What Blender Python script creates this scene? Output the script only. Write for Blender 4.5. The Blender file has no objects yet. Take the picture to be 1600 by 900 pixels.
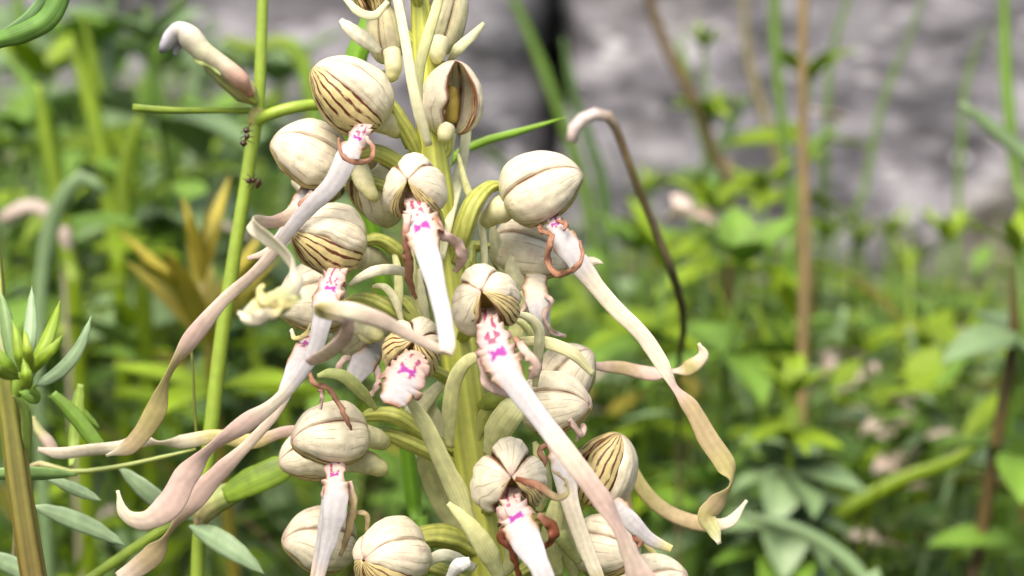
import bpy, math, random
import numpy as np
from mathutils import Vector, Matrix

R = math.radians
rng = np.random.default_rng(11)
random.seed(5)
scn = bpy.context.scene
COLL = scn.collection

# ------------------------------------------------------------------ camera
PITCH = R(11.0)
CAM = np.array([0.0, -0.30, 0.42])
FWD = np.array([0.0, math.cos(PITCH), -math.sin(PITCH)])
UPV = np.array([0.0, math.sin(PITCH), math.cos(PITCH)])
RGT = np.array([1.0, 0.0, 0.0])
D0 = 0.30            # distance to the orchid's stem
FPX = 3000.0         # focal length in photo pixels (1600 wide)
cd = bpy.data.cameras.new('camera')
cam = bpy.data.objects.new('camera', cd)
COLL.objects.link(cam)
cam.location = CAM
cam.rotation_euler = (math.pi / 2 - PITCH, 0, 0)
cd.sensor_width = 36.0
cd.lens = 36.0 * FPX / 1600.0
cd.clip_start = 0.01
cd.clip_end = 300.0
cd.dof.use_dof = True
cd.dof.focus_distance = D0 - 0.012
cd.dof.aperture_fstop = 19.0
scn.camera = cam

# ------------------------------------------------------------------ light
SUN_EL, SUN_AZ = R(62), R(205)      # azimuth clockwise from +Y: behind the camera, a little left
w = bpy.data.worlds.new('World')
scn.world = w
w.use_nodes = True
nt = w.node_tree
bg = nt.nodes['Background']
sky = nt.nodes.new('ShaderNodeTexSky')
sky.sky_type = 'NISHITA'
sky.sun_disc = False
sky.sun_elevation = SUN_EL
sky.sun_rotation = SUN_AZ
sky.dust_density = 6.0
sky.air_density = 0.85
sky.ozone_density = 0.0
nt.links.new(sky.outputs[0], bg.inputs[0])
bg.inputs[1].default_value = 0.15
sd = bpy.data.lights.new('sun', 'SUN')
sd.energy = 1.5
sd.angle = R(35)
sd.color = (1.0, 0.95, 0.88)
sun = bpy.data.objects.new('sun', sd)
COLL.objects.link(sun)
sdir = Vector((math.sin(SUN_AZ) * math.cos(SUN_EL), math.cos(SUN_AZ) * math.cos(SUN_EL), math.sin(SUN_EL)))
sun.rotation_euler = sdir.to_track_quat('Z', 'Y').to_euler()
sun.location = (0, -2, 4)
vs = scn.view_settings
vs.view_transform = 'Standard'
vs.look = 'None'
vs.gamma = 1.0
vs.exposure = 1.02
vs.use_curve_mapping = False
scn.render.engine = 'CYCLES'
cy = scn.cycles
cy.use_denoising = True
try:
    cy.denoiser = 'OPENIMAGEDENOISE'
except Exception:
    pass
cy.max_bounces = 6
cy.transmission_bounces = 4
cy.transparent_max_bounces = 4
cy.caustics_reflective = False
cy.caustics_refractive = False

# ------------------------------------------------------------------ maths helpers
def hash2(ix, iy, seed):
    h = (ix.astype(np.int64) * 374761393 + iy.astype(np.int64) * 668265263 + seed * 1442695041) & 0x7fffffff
    h = ((h ^ (h >> 13)) * 1274126177) & 0x7fffffff
    return ((h ^ (h >> 16)) & 0xffff) / 65535.0

def vnoise(x, y, seed=0):
    x = np.asarray(x, float); y = np.asarray(y, float)
    ix = np.floor(x); iy = np.floor(y)
    fx = x - ix; fy = y - iy
    fx = fx * fx * (3 - 2 * fx); fy = fy * fy * (3 - 2 * fy)
    a = hash2(ix, iy, seed); b = hash2(ix + 1, iy, seed)
    c = hash2(ix, iy + 1, seed); d = hash2(ix + 1, iy + 1, seed)
    return (a * (1 - fx) + b * fx) * (1 - fy) + (c * (1 - fx) + d * fx) * fy

def fbm(x, y, seed=0, o=4):
    s = 0; a = 0.5
    for k in range(o):
        s = s + a * vnoise(x * 2 ** k, y * 2 ** k, seed + k * 7)
        a *= 0.5
    return s

def sstep(a, b, x):
    t = np.clip((x - a) / (b - a), 0, 1)
    return t * t * (3 - 2 * t)

def nrm(v):
    v = np.asarray(v, float)
    return v / (np.linalg.norm(v, axis=-1, keepdims=True) + 1e-12)

def cam2w(p):                       # camera coordinates (x right, y up, z towards viewer, metres) to world
    p = np.asarray(p, float)
    return CAM + p[..., 0:1] * RGT + p[..., 1:2] * UPV - p[..., 2:3] * FWD

def CP(px, py, d=0.0):              # photo pixel and distance in mm in front of the stem plane -> camera coordinates
    z = D0 - d * 0.001
    return np.array([(px - 800.0) / FPX * z, (450.0 - py) / FPX * z, -z])

def WP(px, py, dist):               # photo pixel and axial distance in metres -> world
    return cam2w(np.array([(px - 800.0) / FPX * dist, (450.0 - py) / FPX * dist, -dist]))

def catmull(pts, n, dense=None):
    P = np.asarray(pts, float)
    k = len(P)
    if k == 2:
        t = np.linspace(0, 1, n)[:, None]
        return P[0] * (1 - t) + P[1] * t, np.linspace(0, 1, n)
    Q = np.vstack([2 * P[0] - P[1], P, 2 * P[-1] - P[-2]])
    def ev(u):
        i = np.clip(np.floor(u).astype(int), 0, k - 2)
        t = (u - i)[:, None]
        a, b, c, d = Q[i], Q[i + 1], Q[i + 2], Q[i + 3]
        return 0.5 * ((2 * b) + (-a + c) * t + (2 * a - 5 * b + 4 * c - d) * t ** 2 + (-a + 3 * b - 3 * c + d) * t ** 3)
    uf = np.linspace(0, k - 1, 400)
    pf = ev(uf)
    L = np.concatenate([[0], np.cumsum(np.linalg.norm(np.diff(pf, axis=0), axis=1))])
    if dense:
        ub, fr = dense
        Lb = np.interp(min(ub, k - 1), uf, L); na = int(n * fr)
        q = np.concatenate([np.linspace(0, Lb, na, endpoint=False), np.linspace(Lb, L[-1], n - na)])
    else:
        q = np.linspace(0, L[-1], n)
    u = np.interp(q, L, uf)
    return ev(u), u

def sinterp(u, vals):               # smooth interpolation of per-control values
    vals = np.asarray(vals, float)
    i = np.clip(np.floor(u).astype(int), 0, len(vals) - 2)
    t = u - i
    t = t * t * (3 - 2 * t)
    if vals.ndim == 2:
        t = t[:, None]
    return vals[i] * (1 - t) + vals[i + 1] * t

# ------------------------------------------------------------------ object helpers
ORG = {}
def new_obj(name, data, parent=None, loc=None):
    o = bpy.data.objects.new(name, data)
    COLL.objects.link(o)
    pw = ORG[parent.name] if parent is not None else np.zeros(3)
    lw = pw if loc is None else np.asarray(loc, float)
    if parent is not None:
        o.parent = parent
    o.location = lw - pw
    ORG[o.name] = lw
    return o

def tag(o, label, cat, group=None, kind=None):
    if label: o['label'] = label
    if cat: o['category'] = cat
    if group: o['group'] = group
    if kind: o['kind'] = kind
    return o

def thing(name, loc, label, cat, group=None):
    return tag(new_obj(name, None, None, loc), label, cat, group)

def mesh_np(name, V, F, uv=None, col=None, mat=None, smooth=True):
    V = np.asarray(V, np.float32); F = np.asarray(F, np.int32)
    k = F.shape[1]
    me = bpy.data.meshes.new(name)
    me.vertices.add(len(V)); me.vertices.foreach_set('co', V.ravel())
    me.loops.add(F.size); me.loops.foreach_set('vertex_index', F.ravel())
    me.polygons.add(len(F))
    me.polygons.foreach_set('loop_start', np.arange(0, F.size, k, dtype=np.int32))
    me.polygons.foreach_set('loop_total', np.full(len(F), k, np.int32))
    me.polygons.foreach_set('use_smooth', np.full(len(F), smooth, bool))
    me.update(calc_edges=True)
    if uv is not None:
        l = me.uv_layers.new(name='UVMap')
        l.data.foreach_set('uv', np.asarray(uv, np.float32)[F.ravel()].ravel())
    if col is not None:
        a = me.color_attributes.new('Col', 'FLOAT_COLOR', 'POINT')
        c = np.ones((len(V), 4), np.float32); c[:, :3] = np.clip(col, 0, 1)
        a.data.foreach_set('color', c.ravel())
    if mat is not None:
        me.materials.append(mat)
    me.validate()
    return me

def sheet(name, G, th, mat, parent, col=None, taper=True):
    """a thin closed leaf of tissue from a grid of world points"""
    n, m, _ = G.shape
    du = np.gradient(G, axis=1); dv = np.gradient(G, axis=0)
    N = nrm(np.cross(du, dv))
    t = np.linspace(-1, 1, m)
    e = (1 - 0.75 * np.abs(t) ** 4)[None, :, None] if taper else 1.0
    A = G + N * th * 0.5 * e; B = G - N * th * 0.5 * e
    V = np.vstack([A.reshape(-1, 3), B.reshape(-1, 3)])
    idx = np.arange(n * m).reshape(n, m)
    a, b, c, d = idx[:-1, :-1], idx[:-1, 1:], idx[1:, 1:], idx[1:, :-1]
    f1 = np.stack([a, b, c, d], -1).reshape(-1, 4)
    f2 = np.stack([d, c, b, a], -1).reshape(-1, 4) + n * m
    def rim(r):
        return np.stack([r[1:], r[:-1], r[:-1] + n * m, r[1:] + n * m], -1)
    fr = [rim(idx[0, :]), rim(idx[-1, ::-1]), rim(idx[::-1, 0]), rim(idx[:, -1])]
    F = np.vstack([f1, f2] + fr)
    uu, vv = np.meshgrid(np.linspace(0, 1, m), np.linspace(0, 1, n))
    uv = np.stack([uu, vv], -1).reshape(-1, 2); uv = np.vstack([uv, uv])
    if col is not None:
        col = np.broadcast_to(col, G.shape).reshape(-1, 3); col = np.vstack([col, col])
    o = new_obj(name, None, parent) if False else None
    pw = ORG[parent.name] if parent is not None else G.reshape(-1, 3).mean(0)
    me = mesh_np(name, V - pw, F, uv, col, mat)
    return new_obj(name, me, parent, pw)

def frames(P):
    T = nrm(np.gradient(P, axis=0))
    z = np.array([0, 0, 1.0])
    S = np.cross(T, z)
    l = np.linalg.norm(S, axis=1)
    S = S / (l[:, None] + 1e-9)
    for i in range(1, len(S)):
        if l[i] < 0.12 or np.dot(S[i], S[i - 1]) < -0.2:
            S[i] = S[i - 1] - T[i] * np.dot(S[i - 1], T[i])
    S = nrm(S)
    for _ in range(3):
        S[1:-1] = nrm(S[:-2] + 2 * S[1:-1] + S[2:])
    S = nrm(S - T * np.sum(S * T, 1, keepdims=True))
    return T, S, np.cross(S, T)

def rib_grid(pts, widths, twist=0, n=40, m=9, cup=0.12, fold=0.0, wave=None, seed=0, ragged=0.0, dense=None):
    """ribbon through photo points: returns world grid, control parameter u, cross parameter t"""
    C = np.array([CP(*(p if len(p) == 3 else (p[0], p[1], 0))) for p in pts])
    P, u = catmull(C, n, dense)
    wd = sinterp(u, widths)
    tw = np.radians(sinterp(u, twist)) if np.ndim(twist) else np.full(n, R(twist))
    T, S, N = frames(P)
    S2 = S * np.cos(tw)[:, None] + N * np.sin(tw)[:, None]
    N2 = -S * np.sin(tw)[:, None] + N * np.cos(tw)[:, None]
    sc = -P[:, 2] / FPX
    h = wd * sc * 0.5
    t = np.linspace(-1, 1, m)
    tt = np.broadcast_to(t, (n, m)).copy()
    hh = h[:, None] * np.ones_like(tt)
    s = np.linspace(0, 1, n)[:, None]
    if ragged:
        hh = hh * (1 + ragged * (vnoise(u[:, None] * 2.2 + 0 * tt, np.sign(tt) * 3 + 5 + 0 * tt, seed) - 0.5) * np.abs(tt) ** 2)
    off = cup * hh * (1 - tt ** 2) - fold * hh * np.abs(tt)
    if wave is not None:
        amp, fr, u0, u1 = wave
        msk = sstep(u0 - 0.3, u0 + 0.1, u) * (1 - sstep(u1 - 0.2, u1 + 0.3, u))
        ph = np.where(tt > 0, 0.0, 2.1)
        ar = np.concatenate([[0], np.cumsum(np.linalg.norm(np.diff(P, axis=0), axis=1))])[:, None] / sc.mean() * (fr / 13.0)
        wob_ = 5.0 * vnoise(ar / 14 + ph * 7, ph, seed)
        amp_ = .35 + 1.3 * vnoise(ar / 18 + ph * 5, ph + 9, seed + 1)
        off = off + (amp * sc * msk)[:, None] * amp_ * np.abs(tt) ** 3 * np.sin(ar * .30 + ph + wob_)
        hh = hh * (1 + 0.13 * msk[:, None] * amp_ * np.abs(tt) ** 2 * np.sin(ar * .21 + ph * 2 + seed + wob_ * .8))
    G = P[:, None, :] + S2[:, None, :] * (tt * hh)[..., None] + N2[:, None, :] * off[..., None]
    return cam2w(G), u, tt

def tube_grid(P, rad, k=12, ribs=0, ribamp=0.0, ribtw=0.0, flat=1.0):
    P = np.asarray(P, float)
    n = len(P)
    T = nrm(np.gradient(P, axis=0))
    a = np.array([0.3, 0.2, 0.93]); a = a / np.linalg.norm(a)
    S = np.zeros_like(P)
    s = np.cross(T[0], a); s /= np.linalg.norm(s)
    for i in range(n):
        s = s - T[i] * np.dot(s, T[i]); s /= np.linalg.norm(s) + 1e-12
        S[i] = s
    N = np.cross(S, T)
    ang = np.linspace(0, 2 * math.pi, k, endpoint=False)
    rr = np.asarray(rad, float)[:, None] * np.ones(k)
    if ribs:
        rr = rr * (1 + ribamp * np.cos(ribs * ang[None, :] + ribtw * np.linspace(0, 1, n)[:, None]))
    return P[:, None] + S[:, None] * (rr * np.cos(ang))[..., None] + N[:, None] * (rr * np.sin(ang) * flat)[..., None], ang

def tube_mesh(name, G, col=None, mat=None, org=np.zeros(3)):
    n, k, _ = G.shape
    c0 = G[0].mean(0); c1 = G[-1].mean(0)
    V = np.vstack([G.reshape(-1, 3), c0, c1]) - org
    idx = np.arange(n * k).reshape(n, k)
    nx = np.roll(idx, -1, axis=1)
    F = np.stack([idx[:-1], nx[:-1], nx[1:], idx[1:]], -1).reshape(-1, 4)
    cap0 = np.stack([nx[0], idx[0], np.full(k, n * k), np.full(k, n * k)], -1)
    cap1 = np.stack([idx[-1], nx[-1], np.full(k, n * k + 1), np.full(k, n * k + 1)], -1)
    me = bpy.data.meshes.new(name)
    faces = F.tolist() + [f[:3] for f in cap0.tolist()] + [f[:3] for f in cap1.tolist()]
    me.from_pydata(V.tolist(), [], faces)
    me.polygons.foreach_set('use_smooth', np.ones(len(faces), bool))
    uu, vv = np.meshgrid(np.arange(k) / k, np.linspace(0, 1, n))
    uv = np.vstack([np.stack([uu, vv], -1).reshape(-1, 2), [[.5, 0]], [[.5, 1]]])
    l = me.uv_layers.new(name='UVMap')
    li = np.zeros(len(me.loops), np.int32); me.loops.foreach_get('vertex_index', li)
    l.data.foreach_set('uv', uv[li].astype(np.float32).ravel())
    if col is not None:
        col = np.broadcast_to(col, G.shape).reshape(-1, 3)
        col = np.vstack([col, col[:1], col[-1:]])
        a = me.color_attributes.new('Col', 'FLOAT_COLOR', 'POINT')
        c = np.ones((len(V), 4), np.float32); c[:, :3] = np.clip(col, 0, 1)
        a.data.foreach_set('color', c.ravel())
    if mat is not None:
        me.materials.append(mat)
    return me

def tube(name, P, rad, mat, parent, col=None, k=12, **kw):
    """tube through world points"""
    G, _ = tube_grid(P, rad, k, **kw)
    org = ORG[parent.name] if parent is not None else np.asarray(P[0], float)
    return new_obj(name, tube_mesh(name, G, col, mat, org), parent, org)

def ptube(name, pts, rads, mat, parent, cols, n=24, k=12, **kw):
    """tube through photo points; radii in photo pixels, colours per control"""
    C = np.array([CP(*p) for p in pts])
    P, u = catmull(C, n)
    r = sinterp(u, rads) * (-P[:, 2] / FPX)
    c = sinterp(u, np.asarray(cols, float)) if np.ndim(cols) == 2 else np.broadcast_to(cols, (n, 3))
    c = np.broadcast_to(c[:, None, :], (n, k, 3)).copy()
    c *= (0.86 + 0.28 * vnoise(np.arange(n)[:, None] * 0.9 + np.zeros(k), np.arange(k)[None, :] * 0.7 + np.zeros((n, 1)), len(ORG)))[..., None]
    return tube(name, cam2w(P), r, mat, parent, c, k, **kw)

# ------------------------------------------------------------------ materials
def nodes(name):
    m = bpy.data.materials.new(name); m.use_nodes = True
    t = m.node_tree
    b = t.nodes['Principled BSDF']
    return m, t, b, t.nodes['Material Output']

def tissue(name, rough=0.5, transl=0.25, vein=None, noise_scale=900.0, noise_amt=0.25, spec=0.35, bump=0.0, speck=0.0):
    """plant tissue: colour from the Col attribute with grain, optional lengthwise veins from the UVs"""
    m, t, b, out = nodes(name)
    L = t.links.new
    at = t.nodes.new('ShaderNodeAttribute'); at.attribute_name = 'Col'
    tc = t.nodes.new('ShaderNodeTexCoord')
    no = t.nodes.new('ShaderNodeTexNoise'); no.inputs['Scale'].default_value = noise_scale; no.inputs['Detail'].default_value = 4
    L(tc.outputs['Object'], no.inputs['Vector'])
    mr = t.nodes.new('ShaderNodeMapRange')
    mr.inputs['From Min'].default_value = 0.3; mr.inputs['From Max'].default_value = 0.7
    mr.inputs['To Min'].default_value = 1 - noise_amt; mr.inputs['To Max'].default_value = 1 + noise_amt
    L(no.outputs['Fac'], mr.inputs['Value'])
    mul = t.nodes.new('ShaderNodeVectorMath'); mul.operation = 'MULTIPLY'
    L(at.outputs['Color'], mul.inputs[0]); L(mr.outputs['Result'], mul.inputs[1])
    colr = mul.outputs[0]
    hgt = no.outputs['Fac']
    if vein:
        cnt, wdt, amt, vcol, dash, ripple = vein
        uv = t.nodes.new('ShaderNodeUVMap')
        sp = t.nodes.new('ShaderNodeSeparateXYZ'); L(uv.outputs[0], sp.inputs[0])
        wob = t.nodes.new('ShaderNodeTexNoise'); wob.inputs['Scale'].default_value = ripple[0]; wob.inputs['Detail'].default_value = 3
        L(uv.outputs[0], wob.inputs['Vector'])
        def M(op, a, bb=None, clamp=False):
            q = t.nodes.new('ShaderNodeMath'); q.operation = op; q.use_clamp = clamp
            for i, v in enumerate((a, bb)):
                if v is None: continue
                if hasattr(v, 'is_linked') or hasattr(v, 'links'): L(v, q.inputs[i])
                else: q.inputs[i].default_value = v
            return q.outputs[0]
        x = M('ADD', M('MULTIPLY', sp.outputs[0], cnt), M('MULTIPLY', M('SUBTRACT', wob.outputs['Fac'], 0.5), ripple[1]))
        dd = M('ABSOLUTE', M('SUBTRACT', M('FRACT', x), 0.5))
        line = M('SUBTRACT', 1.0, M('DIVIDE', dd, wdt), True)
        line = M('MULTIPLY', line, 2.2, True)
        dn = t.nodes.new('ShaderNodeTexNoise'); dn.inputs['Detail'].default_value = 3
        mp = t.nodes.new('ShaderNodeMapping'); mp.inputs['Scale'].default_value = (cnt * 1.0, dash[0], 1)
        ob = t.nodes.new('ShaderNodeObjectInfo')
        ad = t.nodes.new('ShaderNodeVectorMath'); ad.operation = 'ADD'
        L(uv.outputs[0], ad.inputs[0]); L(ob.outputs['Random'], ad.inputs[1])
        L(ad.outputs[0], mp.inputs[0]); L(mp.outputs[0], dn.inputs['Vector']); dn.inputs['Scale'].default_value = 1.0
        br = t.nodes.new('ShaderNodeMapRange'); br.inputs['From Min'].default_value = dash[1]; br.inputs['From Max'].default_value = dash[1] + 0.12
        L(dn.outputs['Fac'], br.inputs['Value'])
        fac = M('MULTIPLY', M('MULTIPLY', line, br.outputs['Result']), amt)
        mx = t.nodes.new('ShaderNodeMix'); mx.data_type = 'RGBA'
        L(fac, mx.inputs[0]); L(colr, mx.inputs[6]); mx.inputs[7].default_value = (*vcol, 1)
        colr = mx.outputs[2]
    if speck:
        vo = t.nodes.new('ShaderNodeTexNoise'); vo.inputs['Scale'].default_value = 3400; vo.inputs['Detail'].default_value = 1
        L(tc.outputs['Object'], vo.inputs['Vector'])
        sr = t.nodes.new('ShaderNodeMapRange'); sr.inputs['From Min'].default_value = 0.66; sr.inputs['From Max'].default_value = 0.74
        sr.inputs['To Max'].default_value = speck
        L(vo.outputs['Fac'], sr.inputs['Value'])
        mx = t.nodes.new('ShaderNodeMix'); mx.data_type = 'RGBA'
        L(sr.outputs['Result'], mx.inputs[0]); L(colr, mx.inputs[6]); mx.inputs[7].default_value = (0.30, 0.17, 0.09, 1)
        colr = mx.outputs[2]
    L(colr, b.inputs['Base Color'])
    b.inputs['Roughness'].default_value = rough
    b.inputs['Specular IOR Level'].default_value = spec
    if bump:
        bp = t.nodes.new('ShaderNodeBump'); bp.inputs['Strength'].default_value = bump; bp.inputs['Distance'].default_value = 0.0003
        L(hgt, bp.inputs['Height']); L(bp.outputs[0], b.inputs['Normal'])
    if transl:
        tr = t.nodes.new('ShaderNodeBsdfTranslucent'); L(colr, tr.inputs[0])
        ms = t.nodes.new('ShaderNodeMixShader'); ms.inputs[0].default_value = transl
        L(b.outputs[0], ms.inputs[1]); L(tr.outputs[0], ms.inputs[2]); L(ms.outputs[0], out.inputs[0])
    return m

M_SEP = tissue('sepal_tissue', 0.42, 0.25, (6, 0.08, 0.60, (0.27, 0.22, 0.11), (5, 0.42), (2.0, 0.28)), 700, 0.13, 0.4, 0.45, speck=0.4)
M_PET = tissue('striped_petal_tissue', 0.45, 0.15, (6, 0.20, 1.0, (0.11, 0.028, 0.010), (6, 0.33), (7, 0.55)), 900, 0.18, 0.35, 0.2)
M_LIP = tissue('lip_tissue', 0.5, 0.22, None, 1100, 0.07, 0.3, 0.15)
M_BRACT = tissue('bract_tissue', 0.5, 0.22, (7, 0.16, 0.22, (0.30, 0.32, 0.10), (2.5, 0.36), (2, 0.4)), 700, 0.10, 0.35, 0.1)
M_STEM = tissue('stem_tissue', 0.42, 0.0, (16, 0.3, 0.22, (0.16, 0.20, 0.02), (2, 0.3), (2, 0.5)), 600, 0.10, 0.45, 0.15)
M_OVARY = tissue('ovary_tissue', 0.48, 0.08, (9, 0.3, 0.40, (0.13, 0.15, 0.025), (3, 0.3), (2, 0.8)), 800, 0.14, 0.35, 0.15)
M_LEAF = tissue('leaf_tissue', 0.45, 0.25, (7, 0.10, 0.25, (0.35, 0.42, 0.22), (1.5, 0.25), (2, 0.1)), 300, 0.14, 0.4, 0.1)
M_DRY = tissue('dry_tissue', 0.7, 0.1, None, 400, 0.25, 0.2, 0.2)
M_BGLEAF = tissue('background_leaf_tissue', 0.42, 0.3, None, 60, 0.2, 0.45)
M_INS = tissue('insect_shell', 0.25, 0.0, None, 3000, 0.3, 0.6)

# colours (linear base colours)
CREAM = np.array([0.79, 0.725, 0.53]); CREAMP = np.array([0.66, 0.54, 0.42])
WHITE = np.array([0.50, 0.48, 0.47]); PINK = np.array([0.62, 0.46, 0.38]); TAN = np.array([0.46, 0.36, 0.19])
OLIVE = np.array([0.46, 0.40, 0.16]); PGREEN = np.array([0.58, 0.60, 0.28]); BROWN = np.array([0.34, 0.17, 0.10])
DBROWN = np.array([0.20, 0.06, 0.025]); STEMC = np.array([0.50, 0.52, 0.085]); OVG = np.array([0.40, 0.42, 0.09])
PURP = np.array([0.36, 0.05, 0.31]); PURPR = np.array([0.34, 0.03, 0.12])
CK = dict(w=WHITE, c=CREAM, P=CREAMP, p=PINK, t=TAN, o=OLIVE, g=PGREEN, b=BROWN, d=DBROWN, y=np.array([0.66, 0.58, 0.24]),
          s=np.array([0.76, 0.68, 0.52]))
def cols(s):
    return np.array([CK[ch] for ch in s])

# ------------------------------------------------------------------ setting: ground and wall
def mat_ground():
    m, t, b, out = nodes('soil_and_moss')
    L = t.links.new
    tc = t.nodes.new('ShaderNodeTexCoord')
    n1 = t.nodes.new('ShaderNodeTexNoise'); n1.inputs['Scale'].default_value = 9; n1.inputs['Detail'].default_value = 8
    n2 = t.nodes.new('ShaderNodeTexNoise'); n2.inputs['Scale'].default_value = 70; n2.inputs['Detail'].default_value = 6
    L(tc.outputs['Object'], n1.inputs['Vector']); L(tc.outputs['Object'], n2.inputs['Vector'])
    r1 = t.nodes.new('ShaderNodeValToRGB'); e = r1.color_ramp.elements
    e[0].position = 0.38; e[0].color = (0.045, 0.034, 0.022, 1); e[1].position = 0.62; e[1].color = (0.045, 0.07, 0.018, 1)
    r2 = t.nodes.new('ShaderNodeValToRGB'); e = r2.color_ramp.elements
    e[0].position = 0.35; e[0].color = (0.4, 0.4, 0.4, 1); e[1].position = 0.75; e[1].color = (2.0, 1.8, 1.5, 1)
    L(n1.outputs['Fac'], r1.inputs[0]); L(n2.outputs['Fac'], r2.inputs[0])
    mx = t.nodes.new('ShaderNodeMix'); mx.data_type = 'RGBA'; mx.blend_type = 'MULTIPLY'; mx.inputs[0].default_value = 1
    L(r1.outputs[0], mx.inputs[6]); L(r2.outputs[0], mx.inputs[7]); L(mx.outputs[2], b.inputs['Base Color'])
    b.inputs['Roughness'].default_value = 0.95
    bp = t.nodes.new('ShaderNodeBump'); bp.inputs['Strength'].default_value = 0.8; bp.inputs['Distance'].default_value = 0.02
    L(n2.outputs['Fac'], bp.inputs['Height']); L(bp.outputs[0], b.inputs['Normal'])
    return m

def mat_rock():
    m, t, b, out = nodes('grey_rock')
    L = t.links.new
    tc = t.nodes.new('ShaderNodeTexCoord')
    mp = t.nodes.new('ShaderNodeMapping'); mp.inputs['Scale'].default_value = (1, 1, 1.9); mp.inputs['Rotation'].default_value = (0, R(-14), 0)
    L(tc.outputs['Object'], mp.inputs[0])
    n1 = t.nodes.new('ShaderNodeTexNoise'); n1.inputs['Scale'].default_value = 15; n1.inputs['Detail'].default_value = 9; n1.inputs['Roughness'].default_value = 0.62
    L(mp.outputs[0], n1.inputs['Vector'])
    r1 = t.nodes.new('ShaderNodeValToRGB'); e = r1.color_ramp.elements
    e[0].position = 0.38; e[0].color = (0.06, 0.058, 0.060, 1); e[1].position = 0.66; e[1].color = (0.38, 0.37, 0.385, 1)
    e2 = r1.color_ramp.elements.new(0.50); e2.color = (0.19, 0.182, 0.20, 1)
    L(n1.outputs['Fac'], r1.inputs[0])
    vo = t.nodes.new('ShaderNodeTexVoronoi'); vo.inputs['Scale'].default_value = 26; vo.inputs['Randomness'].default_value = 1
    L(mp.outputs[0], vo.inputs['Vector'])
    n3 = t.nodes.new('ShaderNodeTexNoise'); n3.inputs['Scale'].default_value = 6; L(mp.outputs[0], n3.inputs['Vector'])
    sr = t.nodes.new('ShaderNodeMapRange'); sr.inputs['From Min'].default_value = 0.30; sr.inputs['From Max'].default_value = 0.16
    L(vo.outputs['Distance'], sr.inputs['Value'])
    nr = t.nodes.new('ShaderNodeMapRange'); nr.inputs['From Min'].default_value = 0.42; nr.inputs['From Max'].default_value = 0.54
    L(n3.outputs['Fac'], nr.inputs['Value'])
    mu = t.nodes.new('ShaderNodeMath'); mu.operation = 'MULTIPLY'; L(sr.outputs[0], mu.inputs[0]); L(nr.outputs[0], mu.inputs[1])
    mx = t.nodes.new('ShaderNodeMix'); mx.data_type = 'RGBA'; mx.inputs[7].default_value = (0.50, 0.49, 0.50, 1)
    L(mu.outputs[0], mx.inputs[0]); L(r1.outputs[0], mx.inputs[6])
    n4 = t.nodes.new('ShaderNodeTexNoise'); n4.inputs['Scale'].default_value = 3.2; n4.inputs['Detail'].default_value = 5; L(tc.outputs['Object'], n4.inputs['Vector'])
    mr4 = t.nodes.new('ShaderNodeMapRange'); mr4.inputs['From Min'].default_value = 0.55; mr4.inputs['From Max'].default_value = 0.68; mr4.inputs['To Max'].default_value = 0.5
    L(n4.outputs['Fac'], mr4.inputs['Value'])
    mx2 = t.nodes.new('ShaderNodeMix'); mx2.data_type = 'RGBA'; mx2.inputs[7].default_value = (0.17, 0.15, 0.07, 1)
    L(mr4.outputs[0], mx2.inputs[0]); L(mx.outputs[2], mx2.inputs[6])
    L(mx2.outputs[2], b.inputs['Base Color'])
    b.inputs['Roughness'].default_value = 0.85
    bp = t.nodes.new('ShaderNodeBump'); bp.inputs['Strength'].default_value = 0.9; bp.inputs['Distance'].default_value = 0.02
    L(n1.outputs['Fac'], bp.inputs['Height']); L(bp.outputs[0], b.inputs['Normal'])
    return m

gx = np.concatenate([np.linspace(-60, -2.2, 12), np.linspace(-2, 2, 81), np.linspace(2.2, 60, 12)])
gy = np.concatenate([np.linspace(-60, -1.2, 12), np.linspace(-1, 2.4, 69), np.linspace(2.6, 60, 12)])
XX, YY = np.meshgrid(gx, gy)
near = np.exp(-(XX ** 2 + YY ** 2) / 6.0)
ZZ = (fbm(XX * 3, YY * 3, 3) - 0.47) * 0.05 * near - 0.004
gid = np.arange(XX.size).reshape(XX.shape)
GF = np.stack([gid[:-1, :-1], gid[:-1, 1:], gid[1:, 1:], gid[1:, :-1]], -1).reshape(-1, 4)
gme = mesh_np('ground', np.stack([XX, YY, ZZ], -1).reshape(-1, 3), GF, mat=mat_ground())
tag(new_obj('ground', gme), 'dark soil with moss under the meadow plants', 'ground', kind='structure')

WALL_Y = 1.62
M_ROCK = mat_rock()
wall = thing('stone_wall', (0, WALL_Y, 0), 'rough grey stone wall with pale speckles behind the blurred meadow plants', 'wall')
def stone(x0, x1, z0, z1, seed, dy):
    n = 44
    hx, hz, hy = (x1 - x0) / 2, (z1 - z0) / 2, 0.22
    cx, cz = (x0 + x1) / 2, (z0 + z1) / 2
    th = np.linspace(0, math.pi, n); ph = np.linspace(0, 2 * math.pi, 2 * n, endpoint=False)
    TH, PH = np.meshgrid(th, ph, indexing='ij')
    d = np.stack([np.sin(TH) * np.cos(PH), np.cos(TH), np.sin(TH) * np.sin(PH)], -1)
    p = 14.0
    d = d / (np.sum(np.abs(d) ** p, -1, keepdims=True) ** (1 / p))
    q = d * np.array([hx, hy, hz])
    nn = fbm(q[..., 0] * 9 + seed * 3.1 + q[..., 1] * 5, q[..., 2] * 9 + q[..., 1] * 7 + seed, seed, 5) - 0.47
    q = q * (1 + 0.10 * nn[..., None]) + nrm(d) * (0.05 * nn)[..., None]
    q = q + np.array([cx, WALL_Y + hy + dy, cz])
    me_G = q
    k = 2 * n
    idx = np.arange(n * k).reshape(n, k); nx = np.roll(idx, -1, 1)
    F = np.stack([idx[:-1], idx[1:], nx[1:], nx[:-1]], -1).reshape(-1, 4)
    me = mesh_np('stone', q.reshape(-1, 3) - ORG[wall.name], F, mat=M_ROCK)
    return new_obj('stone', me, wall, ORG[wall.name])
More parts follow.
